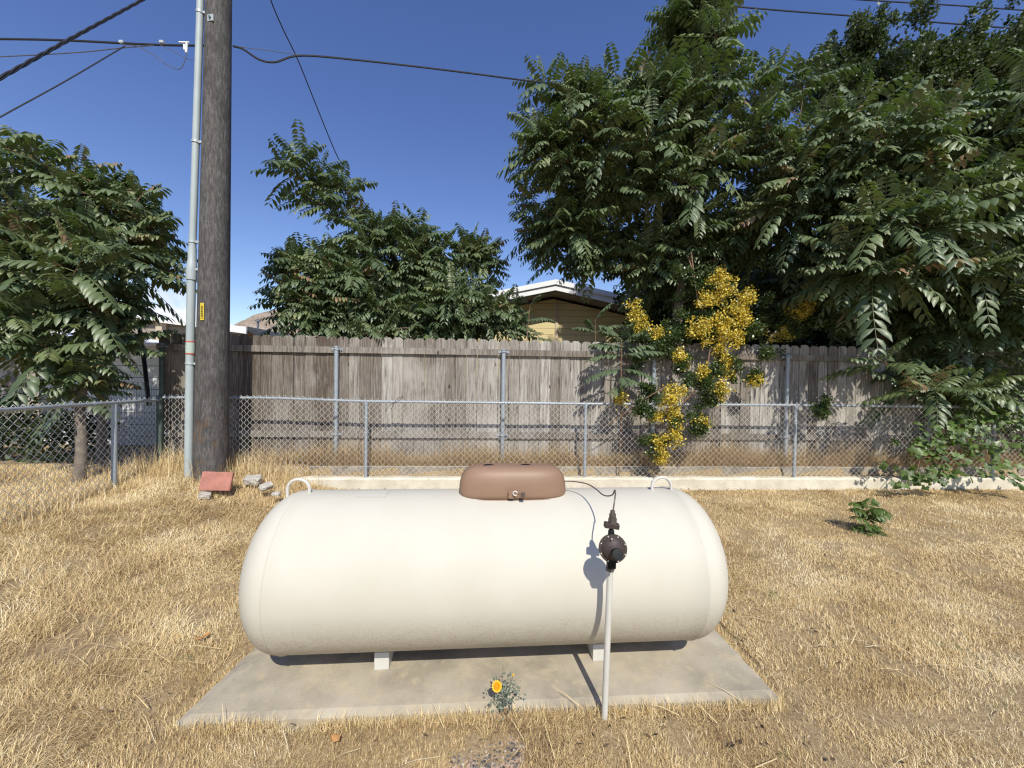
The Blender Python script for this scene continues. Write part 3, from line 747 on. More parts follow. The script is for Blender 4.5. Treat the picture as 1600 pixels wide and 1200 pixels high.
def railz(x):      # measured rail height along the fence
    return float(np.interp(x, [-4.5, -3.1, -1.95, 1.0, 3.95, 8, 12], [1.18, 1.19, 1.158, 1.155, 1.165, 1.165, 1.165]))
mf = empty('chain_link_fence', online(1, 0, .16), 'galvanised chain-link fence standing along the pale concrete kerb', 'fence')
xs = list(np.linspace(-4.42, 9.5, 60))
b = MB(); b.tube([online(x, 0, railz(x)) for x in xs], .0175, 12); b.build('top_rail', M['galv'], mf, smooth=True)
A = online(-4.40, -.019); B = online(9.5, -.019); A.z = B.z = 0
b = chain_mesh(A, B, lambda f: .20 if f > .13 else .24, lambda f: railz(-4.4 + f * 13.9), seed=2)
link('wire_mesh', b, M['galv_wire'], mf)
b = MB(); b.tube([online(x, -.025, .31 + .004 * sin(x * 5)) for x in np.linspace(-2.6, 9.5, 50)], .0016, 5); b.build('tension_wire', M['galv_wire'], mf)
for px_ in (P(571.5, 690, Y=5.12).x, P(914, 690, Y=5.30).x, P(1243.5, 690, Y=5.43).x, P(1243.5, 690, Y=5.43).x + 2.95):
    q = online(px_, .0)
    bb = MB(); bb.tube([q + Vector((0, 0, .1)), q + Vector((0, 0, railz(px_) - .01))], .021, 14); pp = bb.build('post', M['galv'], mf, smooth=True)
    bb = MB(); bb.lathe([(-.05, .023), (0, .024), (.012, .022), (.02, .001)], Matrix.Translation(q + Vector((0, 0, railz(px_) - .004))), 14); bb.build('post_cap', M['galv'], pp, smooth=True)
    for zz in (.75, .95, .5):
        bb = MB(); bb.tube([q + Vector((.024 * cos(a), .024 * sin(a), zz)) for a in np.linspace(0, 2 * pi, 12)], .0022, 5); bb.build('tie_wire', M['galv_wire'], pp)
# loose wire end poking from the rail
b = MB(); b.tube(catmull([P(603, 641, Y=5.05), P(606, 636, Y=5.05), P(612, 631, Y=5.05), P(622, 627, Y=5.03), P(630, 620, Y=5.0), P(620, 624, Y=5.05), P(611, 640, Y=5.06)], 6), .003, 5); b.build('loose_wire', M['cable'], mf)
# side fence running towards the viewer on the left
sf = empty('chain_link_fence', (-4.37, 4.3, .15), 'weathered chain-link fence on the left running away past the small tree', 'fence')
CP = Vector((-4.46, 4.98, 0)); dS = Vector((.12, -.65, 0)).normalized(); EP = CP + dS * 4.2
b = MB(); zr = lambda f: 1.15 + .06 * f
b.tube([CP + dS * s + Vector((0, 0, zr(s / 4.2))) for s in np.linspace(0, 4.2, 24)], .0185, 12); b.build('top_rail', M['galv'], sf, smooth=True)
link('wire_mesh', chain_mesh(CP + Vector((-.02, 0, 0)), EP + Vector((-.02, 0, 0)), lambda f: .2, lambda f: zr(f), seed=5), M['galv_wire'], sf)
for s, mt in ((.0, M['dark_post']), (.70, M['galv']), (3.5, M['galv'])):
    q = CP + dS * s; bb = MB(); lean = .012 if s > .1 else 0
    bb.tube([q + Vector((-lean, 0, .05)), q + Vector((0, 0, zr(s / 4.2) + (.03 if s == 0 else -.01)))], .026 if s else .033, 14); pp = bb.build('post', mt, sf, smooth=True)
    bb = MB(); bb.lathe([(0, .030), (.01, .033), (.028, .02), (.036, .001)], Matrix.Translation(q + Vector((0, 0, zr(0) + (.03 if s == 0 else -.0)))), 14)
    if s == 0: bb.build('post_cap', mt, pp, smooth=True)
bb = MB(); q = CP + dS * .95 + Vector((0, 0, zr(.2))); bb.tube([q - dS * .03, q + dS * .03], .022, 12); bb.build('rail_sleeve', M['galv'], sf, smooth=True)

# ------------------------------------------------------------------ houses and things behind
def poly_obj(b_, name, mat, parent, **k): return b_.build(name, mat, parent, **k)
# yellow house
YH = 10.5
ridge = P(868, 441, Y=YH - .6)
yh = empty('house', (ridge.x, YH, .2), 'pale yellow house with horizontal siding and a white roof edge behind the fence', 'house')
WL, WR = ridge.x - 4.2, ridge.x + 4.6
sl = .212; zr_ = ridge.z - .30
b = MB(); b.prism([(WL, .0), (WR, .0), (WR, zr_ - sl * (WR - ridge.x)), (ridge.x, zr_), (WL, zr_ - sl * (ridge.x - WL))], YH, YH + 7); b.build('wall', M['yellow_siding'], yh)
b = MB()
for sgn, W_ in ((-1, WL - .6), (1, WR + .6)):
    ze = ridge.z - sl * abs(W_ - ridge.x)
    b.prism([(ridge.x, ridge.z), (W_, ze), (W_, ze - .06), (ridge.x, ridge.z - .06)][::(1 if sgn < 0 else -1)], YH - .6, YH + 7.5)
rf = b.build('roof', M['grey_roof'], yh)
for sgn, W_, nm in ((-1, WL - .6, 0), (1, WR + .6, 1)):
    ze = ridge.z - sl * abs(W_ - ridge.x)
    b = MB(); b.prism([(ridge.x, ridge.z + .03), (W_, ze + .03), (W_, ze - .21), (ridge.x, ridge.z - .21)][::(1 if sgn < 0 else -1)], YH - .66, YH - .604)
    b.prism([(ridge.x, ridge.z + .05), (W_, ze + .05), (W_, ze - .07), (ridge.x, ridge.z - .07)][::(1 if sgn < 0 else -1)], YH - .70, YH - .662)
    b.build('fascia', M['white_trim'], rf)
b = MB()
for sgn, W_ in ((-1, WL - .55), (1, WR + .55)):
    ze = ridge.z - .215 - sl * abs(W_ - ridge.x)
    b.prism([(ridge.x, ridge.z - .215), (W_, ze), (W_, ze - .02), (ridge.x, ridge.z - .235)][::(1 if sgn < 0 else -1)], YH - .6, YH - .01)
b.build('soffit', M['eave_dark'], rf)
b = MB(); xb = P(870, 500, Y=YH - .03).x; b.box((xb - .035, YH - .03, .1), (xb + .035, YH - .002, zr_ - .03)); b.build('batten', M['yellow_siding'] if False else M['beige_trim'], yh)
# left neighbour house with white fascia
NH = 11.0
f0 = P(248, 494, Y=NH); f1 = P(386, 511, Y=NH)
nh = empty('house', (f0.x, NH, .2), 'low beige house with a thin white roof edge seen past the utility pole', 'house')
b = MB(); b.prism([(f0.x - 6, 0), (f1.x - .2, 0), (f1.x - .2, f1.z - .105), (f0.x, f0.z - .125), (f0.x - 6, f0.z - .055)], NH + .20, NH + 6); b.build('wall', M['beige_siding'], nh)
b = MB(); xx = P(269, 520, Y=NH + .5).x; b.box((xx - .16, NH + .14, 0), (xx + .14, NH + .196, f0.z - .15)); b.build('corner_board', M['beige_trim'], nh)
b = MB(); b.prism([(f0.x, f0.z), (f1.x, f1.z), (f1.x, f1.z - .19), (f0.x, f0.z - .17)][::-1], NH - .05, NH); fa = b.build('fascia', M['white_trim'], nh)
b = MB(); b.prism([(f0.x - 6, f0.z + .1), (f0.x, f0.z + .0), (f1.x, f1.z), (f1.x, f1.z - .10), (f0.x, f0.z - .12), (f0.x - 6, f0.z - .05)][::-1], NH + .002, NH + 7); rr = b.build('roof', M['white_trim'], nh)
f2 = P(417, 524, Y=NH + .8)
b = MB(); V = [Vector(f1) + Vector((0, .01, .02)), Vector((f2.x, NH + .6, f2.z)), Vector((f2.x + .3, NH + 6, f2.z)), Vector((f1.x - .3, NH + 6, f1.z + .1))]
V += [v - Vector((0, 0, .12)) for v in V]; b.add(V, [(0, 1, 2, 3), (7, 6, 5, 4), (0, 4, 5, 1), (1, 5, 6, 2), (2, 6, 7, 3), (3, 7, 4, 0)]); b.build('roof_slope', M['grey_roof'], nh)
vb = P(403, 511, Y=NH + 3); b = MB(); b.tube([vb - Vector((0, 0, .2)), vb + Vector((0, 0, .22))], .04, 10); b.lathe([(0, .04), (.0, .10), (.05, .09), (.09, .001)], Matrix.Translation(vb + Vector((0, 0, .2))), 12); b.build('vent_pipe', M['cable_grey'], nh, smooth=True)
# white block wall with sloping metal roof (shed)
SH = 6.7
s0 = P(60, 545, Y=SH); s1 = P(262, 541, Y=SH)
sd_ = empty('shed', (s1.x - 1, SH, .2), 'white painted shed wall dappled with leaf shadows behind the left tree', 'shed')
b = MB(); b.box((s0.x, SH, 0), (s1.x, SH + 2.2, s1.z)); b.build('wall', M['white_block'], sd_)
b = MB(); r0 = P(262, 541, Y=SH - .12); r1 = P(205, 516, Y=SH + 1.6); zt = r1.z
V = [(s0.x - .1, SH - .12, r0.z - .0), (s1.x + .04, SH - .12, r0.z), tuple(P(262, 538, Y=SH + 2.0)), tuple(P(40, 500, Y=SH + 2.0))]
V = [Vector(v) for v in V]; V += [v + Vector((0, 0, .05)) for v in V]
b.add(V, [(3, 2, 1, 0), (4, 5, 6, 7), (0, 1, 5, 4), (1, 2, 6, 5), (2, 3, 7, 6), (3, 0, 4, 7)]); b.build('roof', M['white_trim'], sd_)
# brown fence far left
lf = empty('board_fence', (-8.5, 6.5, .2), 'brown board fence at the far left edge behind the leaves', 'fence')
b = MB(); x = -12.
while x < s0.x - .02:
    b.box((x, 6.5, .1), (x + .142, 6.52, 1.93 + (R.random() - .5) * .02), None, R.random()); x += .147
b.build('board_panel', M['board'], lf)
b = MB(); b.box((-12, 6.455, 1.25), (s0.x - .02, 6.498, 1.34), None, .4); b.build('rail', M['board'], lf)
# leaning black bar
b = MB(); b.tube([P(217, 505, Y=6.1), P(226, 570, Y=6.05), P(233, 634, Y=6.0)], .028, 8); tag(b.build('black_bar', M['black'], smooth=True), 'thin black bar leaning in front of the white shed wall', 'bar')
# low wire garden fence with arched tops
gf = MB()
gy_ = 5.9
for i in range(16):
    x0 = -6.0 + i * .075 - .3
    pts = [Vector((x0, gy_, .15)), Vector((x0, gy_, 1.28))] + [Vector((x0 + .055 - .055 * cos(a), gy_, 1.28 + .075 * sin(a))) for a in np.linspace(.3, pi - .3, 6)] + [Vector((x0 + .11, gy_, 1.28)), Vector((x0 + .11, gy_, .15))]
    gf.tube(pts, .0025, 4)
for z in (.4, .6, .8, 1.0, 1.15): gf.tube([Vector((-6.3, gy_, z)), Vector((-5.05, gy_, z))], .0025, 4)
tag(gf.build('garden_fence', M['cable_grey']), 'thin arched wire garden fence before the white shed wall', 'garden fence')

# ------------------------------------------------------------------ blocks and stones by the pole
def rock(name, c, size, mat, label, cat='stone', seed=1, rot=(0, 0, 0), grp=None, rough=.12):
    Rr = random.Random(seed); bm = bmesh.new(); bmesh.ops.create_cube(bm, size=1)
    bmesh.ops.subdivide_edges(bm, edges=bm.edges[:], cuts=3, use_grid_fill=True)
    for v in bm.verts:
        l = v.co.length; v.co = v.co.lerp(v.co.normalized() * .62, .35)
        v.co += Vector((Rr.random() - .5, Rr.random() - .5, Rr.random() - .5)) * rough
        v.co = Vector((v.co.x * size[0], v.co.y * size[1], v.co.z * size[2]))
    me = bpy.data.meshes.new(name); bm.to_mesh(me); bm.free(); o = link(name, me, mat); o.location = c; o.rotation_euler = rot
    return tag(o, label, cat, grp)
c0 = P(395, 750, Y=4.55); rock('stone', (c0.x, c0.y, c0.z), (.16, .13, .08), M['rock'], 'grey broken stone lying at the left end of the kerb', seed=4, rot=(.2, .1, .3), grp='loose stones near the pole')
c0 = P(416, 760, Y=4.4); rock('stone', (c0.x, c0.y, c0.z), (.08, .13, .055), M['rock'], 'narrow pale stone tilted just in front of the kerb end', seed=8, rot=(.1, .5, -.4), grp='loose stones near the pole')
c0 = P(320, 774, Y=4.15); rock('stone', (c0.x, c0.y, c0.z), (.10, .07, .06), M['rock'], 'small white stone under the corner of the red block', seed=9, rot=(.2, .2, .5), grp='loose stones near the pole')
c0 = P(432, 770, Y=4.3); rock('stone', (c0.x, c0.y, c0.z - .01), (.08, .06, .04), M['rock'], 'smallest stone, half sunk in dry grass beside the tank shoulder', seed=10, grp='loose stones near the pole')
b = MB(); b.box((-.14, -.04, -.10), (.14, .04, .10)); o = b.build('red_block', M['brick_red'], bevel=.012)
o.location = P(339, 752, Y=4.25); o.rotation_euler = (radians(-14), radians(7), radians(24)); tag(o, 'faded red masonry block tipped against the foot of the pole', 'block')

# ------------------------------------------------------------------ foliage generators
def nrmz(a): return a / np.maximum(np.linalg.norm(a, axis=-1, keepdims=True), 1e-9)
LEAF_F = np.array([(0, 1, 2), (0, 2, 3), (1, 4, 5), (1, 5, 2), (2, 5, 6), (2, 6, 3), (4, 7, 5), (5, 7, 6)])
def fronds(base, dirn, L, tint, droop, n=11, seed=0, lf=.30, wf=.17, hang=1.25):
    """pinnate leaves: base (N,3), dirn (N,3) unit, L (N,), tint (N,), droop (N,) -> V, F, tint"""
    R = np.random.default_rng(seed); N = len(base)
    up = np.array([0, 0, 1.]); t = np.linspace(.16, 1.0, n)
    curl = R.normal(0, .10, (N, 1, 1)) * nrmz(np.cross(dirn, up))[:, None, :]
    def pos(tt):
        tt = tt[None, :, None] if tt.ndim == 1 else tt[..., None]
        return base[:, None, :] + L[:, None, None] * (dirn[:, None, :] * tt - up * droop[:, None, None] * tt ** 2 + curl * tt ** 2)
    p = pos(t); e = 1e-3
    tan_ = nrmz(pos(t + e) - pos(t - e))
    side = nrmz(np.cross(tan_, np.broadcast_to(up, tan_.shape)) + 1e-4)
    prof = (.55 + .45 * np.sin(np.pi * np.clip(t * .92 + .05, 0, 1))) * np.where(t > .93, .75, 1)
    Vs = []; Ts = []
    for s in (-1, 1):
        l = (L[:, None] * lf * prof[None, :] * R.uniform(.85, 1.12, (N, n)))[..., None]
        jit = R.normal(0, .11, (N, n, 3))
        hg = hang * R.uniform(.75, 1.25, (N, 1, 1))
        d0 = nrmz(side * s * .85 + tan_ * .38 - up * .18 * hg + jit)
        d1 = nrmz(side * s * .45 + tan_ * .36 - up * .95 * hg + jit)
        dm = nrmz(d0 + d1)
        c0 = p + jit * 0; c1 = c0 + d0 * l * .36; c2 = c1 + dm * l * .34; tip = c2 + d1 * l * .34
        w = tan_ - d0 * np.sum(tan_ * d0, -1, keepdims=True); w = nrmz(w + jit * .25)
        nr = nrmz(np.cross(d0, w)); nr = nr * np.sign(nr[..., 2:3] + 1e-6)
        hw = l * wf; fold = hw * .35
        V = np.stack([c0, c1 + w * hw * 1.0 - nr * fold, c1, c1 - w * hw - nr * fold, c2 + w * hw * .78 - nr * fold, c2, c2 - w * hw * .78 - nr * fold, tip], 2)
        Vs.append(V.reshape(-1, 3)); 
        tt = np.clip(tint[:, None] + R.normal(0, .06, (N, n)), 0, 1); Ts.append(np.repeat(tt.reshape(-1), 8))
    V = np.concatenate(Vs); T = np.concatenate(Ts); nl = len(V) // 8
    F = (LEAF_F[None] + (np.arange(nl) * 8)[:, None, None]).reshape(-1, 3)
    # rachis, a three-sided tapering stalk
    ts = np.linspace(0, 1, 6); q = pos(ts); tg = nrmz(pos(ts + e) - pos(ts - e)); sd = nrmz(np.cross(tg, np.broadcast_to(up, tg.shape)) + 1e-4); nn = np.cross(sd, tg)
    r = (.0035 + .004 * L[:, None, None]) * np.linspace(1, .3, 6)[None, :, None]
    ringv = np.stack([q + sd * r, q - sd * r * .5 + nn * r * .87, q - sd * r * .5 - nn * r * .87], 2)
    RV = ringv.reshape(-1, 3); fr = []
    for k in range(5):
        for a in range(3):
            b_ = (a + 1) % 3; fr.append((k * 3 + a, k * 3 + b_, (k + 1) * 3 + b_)); fr.append((k * 3 + a, (k + 1) * 3 + b_, (k + 1) * 3 + a))
    RF = (np.array(fr)[None] + (np.arange(N) * 18)[:, None, None]).reshape(-1, 3) + len(V)
    return np.concatenate([V, RV]), np.concatenate([F, RF]), np.concatenate([T, np.full(len(RV), .82)])
def tips_in(lobes, R, dens=1.4):
    out = []
    for (px, py, Yc), (rx, ry, rz), n in lobes:
        n = int(n * dens)
        c = np.array(P(px, py, Y=Yc)); k = 0; subs = []
        while len(subs) < max(2, n // 5):
            v = R.uniform(-1, 1, 3); rr = np.linalg.norm(v)
            if rr < 1 and R.random() < rr: subs.append(v * .88)
        while k < n:
            v = R.uniform(-1, 1, 3)
            if R.random() < .55: v = subs[R.integers(len(subs))] + R.normal(0, .2, 3)
            r = np.linalg.norm(v)
            if r > 1.12 or r < .05 or R.random() > r ** .8: continue
            if v[1] > .3 and R.random() < .45: continue          # a little thinner towards the back
            out.append((c + v * (rx, ry, rz), v / r)); k += 1
    return out
def skeleton(trunk_pts, tips, rtrunk, R, mat_branch, tree, rmin=.007):
    """trunk polyline plus limbs that grow out to every tip; returns tip directions"""
    nodes = [Vector(p) for p in catmull(trunk_pts, 6)]; nn = len(nodes)
    nr = [rtrunk * (1 - .62 * i / (nn - 1)) for i in range(nn)]
    bt = MB(); bt.tube(nodes, nr, 12); bt.build('trunk', M['bark'], tree, smooth=True)
    P_ = np.array([tuple(v) for v in nodes]); RR = list(nr); bb = MB(); dirs = {}
    order = sorted(range(len(tips)), key=lambda i: np.min(np.linalg.norm(P_ - tips[i][0], axis=1)))
    for i in order:
        tp_ = tips[i][0]; d = P_ - tp_
        cost = np.linalg.norm(d, axis=1) + np.maximum(0, d[:, 2] + .05) * 1.6      # prefer joining from below
        j = int(np.argmin(cost)); a = Vector(P_[j]); c = Vector(tp_); Ld = (c - a).length
        r0 = max(rmin, min(RR[j] * .75, rmin + .012 * Ld)); steps = max(2, int(Ld / .18))
        m1 = a.lerp(c, .45) + Vector((R.normal(0, .06), R.normal(0, .06), .10)) * Ld
        pts = [a.lerp(m1, t).lerp(m1.lerp(c, t), t) for t in np.linspace(0, 1, steps + 1)]
        rs = list(np.linspace(r0, rmin * .7, steps + 1)); bb.tube(pts, rs, 6)
        dirs[i] = np.array((pts[-1] - pts[-2]).normalized())
        P_ = np.concatenate([P_, np.array([tuple(v) for v in pts[1:]])]); RR += rs[1:]
    bb.build('branches', mat_branch, tree, smooth=True)
    return dirs
def ailanthus(name, label, trunk_pts, rtrunk, lobes, seed, Lr=(.45, .75), per=8, extra=(), mat='ail', tintbias=0., n=9, group='trees of heaven', droop=(.12, .5), dens=1.4, lf=.30):
    R = np.random.default_rng(seed)
    tree = empty(name, (trunk_pts[0][0], trunk_pts[0][1], .2), label, 'tree', group)
    tips = tips_in(lobes, R, dens) + [(np.array(P(x, y, Y=Yc)), np.array([0, -.3, .8])) for x, y, Yc in extra]
    dirs = skeleton(trunk_pts, tips, rtrunk, R, M['twig'], tree)
    B, D, L, T, DR = [], [], [], [], []
    for i, (tp_, outd) in enumerate(tips):
        ax = nrmz(dirs[i] * .5 + outd * .55 + np.array([0, 0, .75]))
        a1 = nrmz(np.cross(ax, [0.3, .2, 1.0])); a2 = np.cross(ax, a1); k = int(per + R.integers(-2, 3)); ph = R.uniform(0, 6.28)
        young = R.random() < .16; tsc = R.uniform(.72, 1.15)
        for q in range(k):
            f = q / max(1, k - 1); az = ph + q * 2.4
            ang = radians(28 + 62 * (1 - f) + R.normal(0, 7))       # lower fronds spread wide, upper ones stand
            d = nrmz(ax * cos(ang) + (a1 * cos(az) + a2 * sin(az)) * sin(ang))
            B.append(tp_ - dirs[i] * (1 - f) * .22); D.append(d); L.append(R.uniform(*Lr) * tsc * (1 - .35 * f * f)); DR.append(R.uniform(*droop) * (.5 + .5 * (1 - f)))
            T.append(np.clip(.42 + tintbias + R.normal(0, .17) + .12 * f, .0, .93) if not (young and f > .7) else R.uniform(.85, 1))
    V, F, TT = fronds(np.array(B), np.array(D), np.array(L), np.array(T), np.array(DR), n=n, seed=seed, lf=lf)
    link('crown', np_mesh('crown', V, F, TT, smooth=False), M[mat], tree)
    return tree

# ---- the trees
ailanthus('tree_of_heaven', 'broad leafy tree with long drooping leaves at the left behind the mesh fence',
          [Vector((-4.92, 4.45, .1)), Vector((-4.87, 4.45, .6)), Vector((-4.93, 4.5, 1.2)), Vector((-4.85, 4.6, 2.0)), Vector((-4.8, 4.7, 2.9))], .062,
          [((60, 330, 4.9), (1.0, .9, .8), 26), ((150, 400, 4.8), (.75, .7, .75), 22), ((190, 330, 5.0), (.45, .5, .4), 8), ((20, 450, 4.7), (.8, .8, .8), 18), ((100, 520, 4.6), (.7, .6, .55), 15), ((115, 590, 4.55), (.35, .3, .2), 4), ((-90, 300, 5.0), (.8, .8, 1.0), 14)],
          21, Lr=(.38, .62), per=9, extra=[(35, 235, 4.7), (225, 300, 4.9), (235, 350, 4.9), (215, 400, 4.9), (210, 475, 4.85), (175, 540, 4.7), (95, 560, 4.3), (140, 575, 4.4), (60, 545, 4.3), (40, 500, 4.2), (110, 600, 4.5), (185, 520, 4.6), (20, 420, 4.2), (75, 440, 4.2), (130, 470, 4.3), (150, 600, 4.7)], n=9, lf=.34, tintbias=.12, dens=.95)
ailanthus('tree_of_heaven', 'slim second tree standing behind the left one beside the shed wall',
          [Vector((-5.55, 5.3, .1)), Vector((-5.52, 5.3, .8)), Vector((-5.6, 5.4, 1.5)), Vector((-6.0, 5.6, 2.4))], .06,
          [((40, 400, 5.8), (.9, .5, .8), 12), ((0, 480, 5.8), (.8, .5, .5), 8)], 22, Lr=(.4, .6), n=10)
ailanthus('tree_of_heaven', 'middle tree with one tall leafy shoot rising above the board fence',
          [Vector((-1.55, 6.9, .1)), Vector((-1.5, 6.9, 1.0)), Vector((-1.45, 6.9, 1.9)), Vector((-1.5, 6.85, 2.7))], .07,
          [((620, 440, 6.8), (1.1, .8, .7), 44), ((540, 455, 6.7), (.75, .6, .42), 22), ((500, 480, 6.6), (.65, .5, .30), 18), ((480, 420, 6.6), (.45, .4, .35), 8), ((625, 400, 6.7), (.6, .5, .4), 10), ((700, 480, 6.6), (.8, .6, .35), 18), ((620, 500, 6.4), (1.3, .5, .2), 18)],
          31, Lr=(.42, .70), per=9, extra=[(448, 262, 6.5), (470, 240, 6.5), (500, 258, 6.5), (478, 285, 6.6), (505, 290, 6.6), (530, 282, 6.6), (545, 300, 6.7), (462, 312, 6.5), (495, 318, 6.6), (525, 322, 6.7), (560, 335, 6.7), (580, 350, 6.7), (450, 405, 6.4), (445, 440, 6.4), (455, 475, 6.4), (470, 505, 6.3), (600, 385, 6.6), (650, 370, 6.6), (570, 365, 6.6), (600, 355, 6.7), (545, 345, 6.6), (622, 350, 6.7), (655, 345, 6.7), (690, 380, 6.7), (560, 400, 6.5), (525, 395, 6.5), (505, 420, 6.5), (585, 410, 6.4), (590, 520, 5.7), (560, 525, 5.8)])
ailanthus('tree_of_heaven', 'small bushy tree between the middle tree and the yellow house',
          [Vector((-.75, 7.3, .1)), Vector((-.72, 7.3, 1.2)), Vector((-.70, 7.3, 2.4))], .05,
          [((735, 430, 7.2), (.42, .5, .6), 14), ((790, 505, 6.8), (.25, .3, .15), 4), ((745, 390, 7.2), (.2, .3, .3), 4), ((775, 480, 7.0), (.5, .4, .4), 10)], 33, Lr=(.40, .62), per=9)
ailanthus('tree_of_heaven', 'tall dark tree rising over the yellow house roof',
          [Vector((3.05, 7.0, .1)), Vector((3.0, 6.95, 1.2)), Vector((2.85, 6.85, 2.4)), Vector((2.9, 6.7, 3.6)), Vector((2.95, 6.5, 4.8))], .12,
          [((940, 230, 6.2), (1.05, .9, .75), 44), ((870, 270, 6.3), (.6, .6, .5), 14), ((1070, 170, 6.3), (.7, .8, 1.0), 34), ((1075, 60, 6.3), (.40, .5, .5), 12), ((1120, 300, 6.4), (1.0, .8, .8), 30), ((900, 370, 6.9), (.75, .7, .35), 20), ((1050, 400, 7.0), (1.1, .7, .45), 26), ((1150, 450, 7.3), (1.2, .5, .6), 22), ((960, 410, 7.0), (.6, .5, .25), 10)],
          41, Lr=(.48, .78), per=9, extra=[(850, 130, 6.1), (830, 190, 6.1), (825, 250, 6.2), (830, 310, 6.2), (1090, 10, 6.2), (1060, 30, 6.2), (1130, 30, 6.2), (900, 130, 6.1), (960, 120, 6.1), (870, 400, 6.8)], tintbias=.0)
ailanthus('tree_of_heaven', 'widest tree, filling the right side of the view',
          [Vector((6.2, 6.7, .1)), Vector((6.15, 6.6, 1.3)), Vector((6.0, 6.4, 2.6)), Vector((5.9, 6.2, 4.0)), Vector((5.8, 6.0, 5.0))], .15,
          [((1330, 265, 5.7), (1.2, 1.1, .75), 50), ((1500, 255, 5.6), (1.2, 1.1, .85), 52), ((1230, 330, 6.0), (.65, .8, .85), 26), ((1410, 370, 5.2), (1.1, .8, .65), 40), ((1570, 370, 5.2), (.9, .8, .9), 30), ((1510, 520, 6.0), (1.1, .7, .55), 30), ((1460, 600, 5.75), (.6, .35, .3), 12), ((1340, 440, 6.7), (1.1, .5, .6), 26), ((1570, 620, 6.1), (.8, .5, .5), 14), ((1660, 330, 5.8), (.8, 1.0, 1.3), 20)],
          51, Lr=(.48, .80), per=9, extra=[(1150, 150, 6.2), (1168, 115, 6.2), (1190, 190, 6.1), (1180, 245, 6.0), (1160, 200, 6.0), (1210, 110, 6.3), (1225, 130, 6.3), (1195, 165, 6.2), (1255, 120, 6.2), (1180, 200, 6.1), (1370, 560, 5.1), (1440, 610, 5.0), (1400, 200, 6.0), (1500, 610, 5.1), (1470, 190, 6.2)], tintbias=.02)

# small-leaved things: cloud of little leaves around spray points
def leaf_cloud(C, Rr, per, size, seed, tintf=None, flat=.5, shell=.35):
    R = np.random.default_rng(seed); Vs, Ts = [], []
    for (c, r) in zip(C, Rr):
        n = int(per * (r[0] * r[2]) / .04) if per > 0 else -per
        v = nrmz(R.normal(0, 1, (n, 3))) * (R.uniform(shell, 1.0, (n, 1)) ** .6)
        p = np.array(c) + v * np.array(r)
        p += R.normal(0, .03, p.shape)
        d = nrmz(v * .4 + R.normal(0, .7, (n, 3)) + np.array([0, -.25, .1])); w = nrmz(np.cross(d, R.normal(0, 1, (n, 3)))); nn = np.cross(d, w)
        l = (size * R.uniform(.7, 1.3, (n, 1))); hw = l * .32
        q = np.stack([p, p + d * l * .45 + w * hw + nn * hw * .25, p + d * l, p + d * l * .45 - w * hw + nn * hw * .25], 1)
        Vs.append(q.reshape(-1, 3)); t = R.uniform(0, 1, n) if tintf is None else tintf(p, R); Ts.append(np.repeat(t, 4))
    V = np.concatenate(Vs); T = np.concatenate(Ts); F = np.arange(len(V)).reshape(-1, 4)
    return V, F, T
# tall small-leaved tree behind at upper right
tb = empty('dense_tree', (10.5, 9.5, .2), 'dense small-leaved tree showing along the skyline at the upper right', 'tree')
b = MB(); b.tube([(10.5, 9.6, 0), (10.4, 9.6, 3), (10.2, 9.5, 6)], [.25, .18, .1], 12)
for e_ in ((1300, 140), (1400, 150), (1520, 130), (1600, 120), (1330, 90)):
    q = P(*e_, Y=9.4); b.tube(catmull([(10.4, 9.6, 3.2), (Vector((10.4, 9.6, 4)) + q) / 2, q], 5), [.08] * 5 + [.05] * 5 + [.02], 6)
b.build('trunk', M['bark'], tb, smooth=True)
R = np.random.default_rng(61); C, RR_ = [], []
for (x, y, r, k) in ((1318, 85, .2, 7), (1335, 105, .3, 9), (1290, 125, .45, 12), (1340, 130, .45, 14), (1385, 115, .35, 12), (1420, 110, .35, 12), (1455, 105, .35, 12), (1400, 150, .5, 16), (1450, 150, .5, 16), (1495, 110, .4, 14), (1520, 130, .6, 22), (1550, 90, .4, 14), (1590, 85, .5, 22), (1560, 170, .7, 20), (1430, 220, .8, 22), (1330, 200, .7, 16), (1600, 260, .9, 20), (1660, 80, .7, 16), (1500, 260, .8, 16)):
    c = np.array(P(x, y, Y=9.4))
    for _ in range(k):
        q0 = c + R.normal(0, 1, 3) * (r * .8, .5, r * .6); s_ = R.uniform(.10, .28); C.append(q0); RR_.append((s_, s_, s_ * R.uniform(.8, 1.3)))
        for q_ in range(2):      # ragged leading shoots
            C.append(q0 + np.array([R.normal(0, .22), R.normal(0, .2), R.uniform(.05, .42)])); s2 = R.uniform(.05, .11); RR_.append((s2, s2, s2 * R.uniform(1.2, 2.6)))
V, F, T = leaf_cloud(C, RR_, 230, .078, 62, shell=.05)
link('crown', np_mesh('crown', V, F, T), M['smallleaf'], tb)

# dark hedge behind everything at right, closing the view under the crowns
hd = empty('hedge', (7, 8.6, .2), 'dark dense hedge in deep shade behind the right trees', 'hedge')
C, RR_ = [], []
for _ in range(330):
    x = R.uniform(2.6, 13.5); C.append((x, R.uniform(8.3, 9.3), R.uniform(.4, 4.2))); RR_.append((.45, .4, .45))
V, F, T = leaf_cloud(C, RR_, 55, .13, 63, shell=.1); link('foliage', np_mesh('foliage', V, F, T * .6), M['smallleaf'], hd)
b = MB()
b.tube([(7, 8.8, 0), (7.1, 8.8, 2.5), (7, 8.8, 4)], [.06, .04, .02], 6)
b.build('stem', M['bark'], hd)
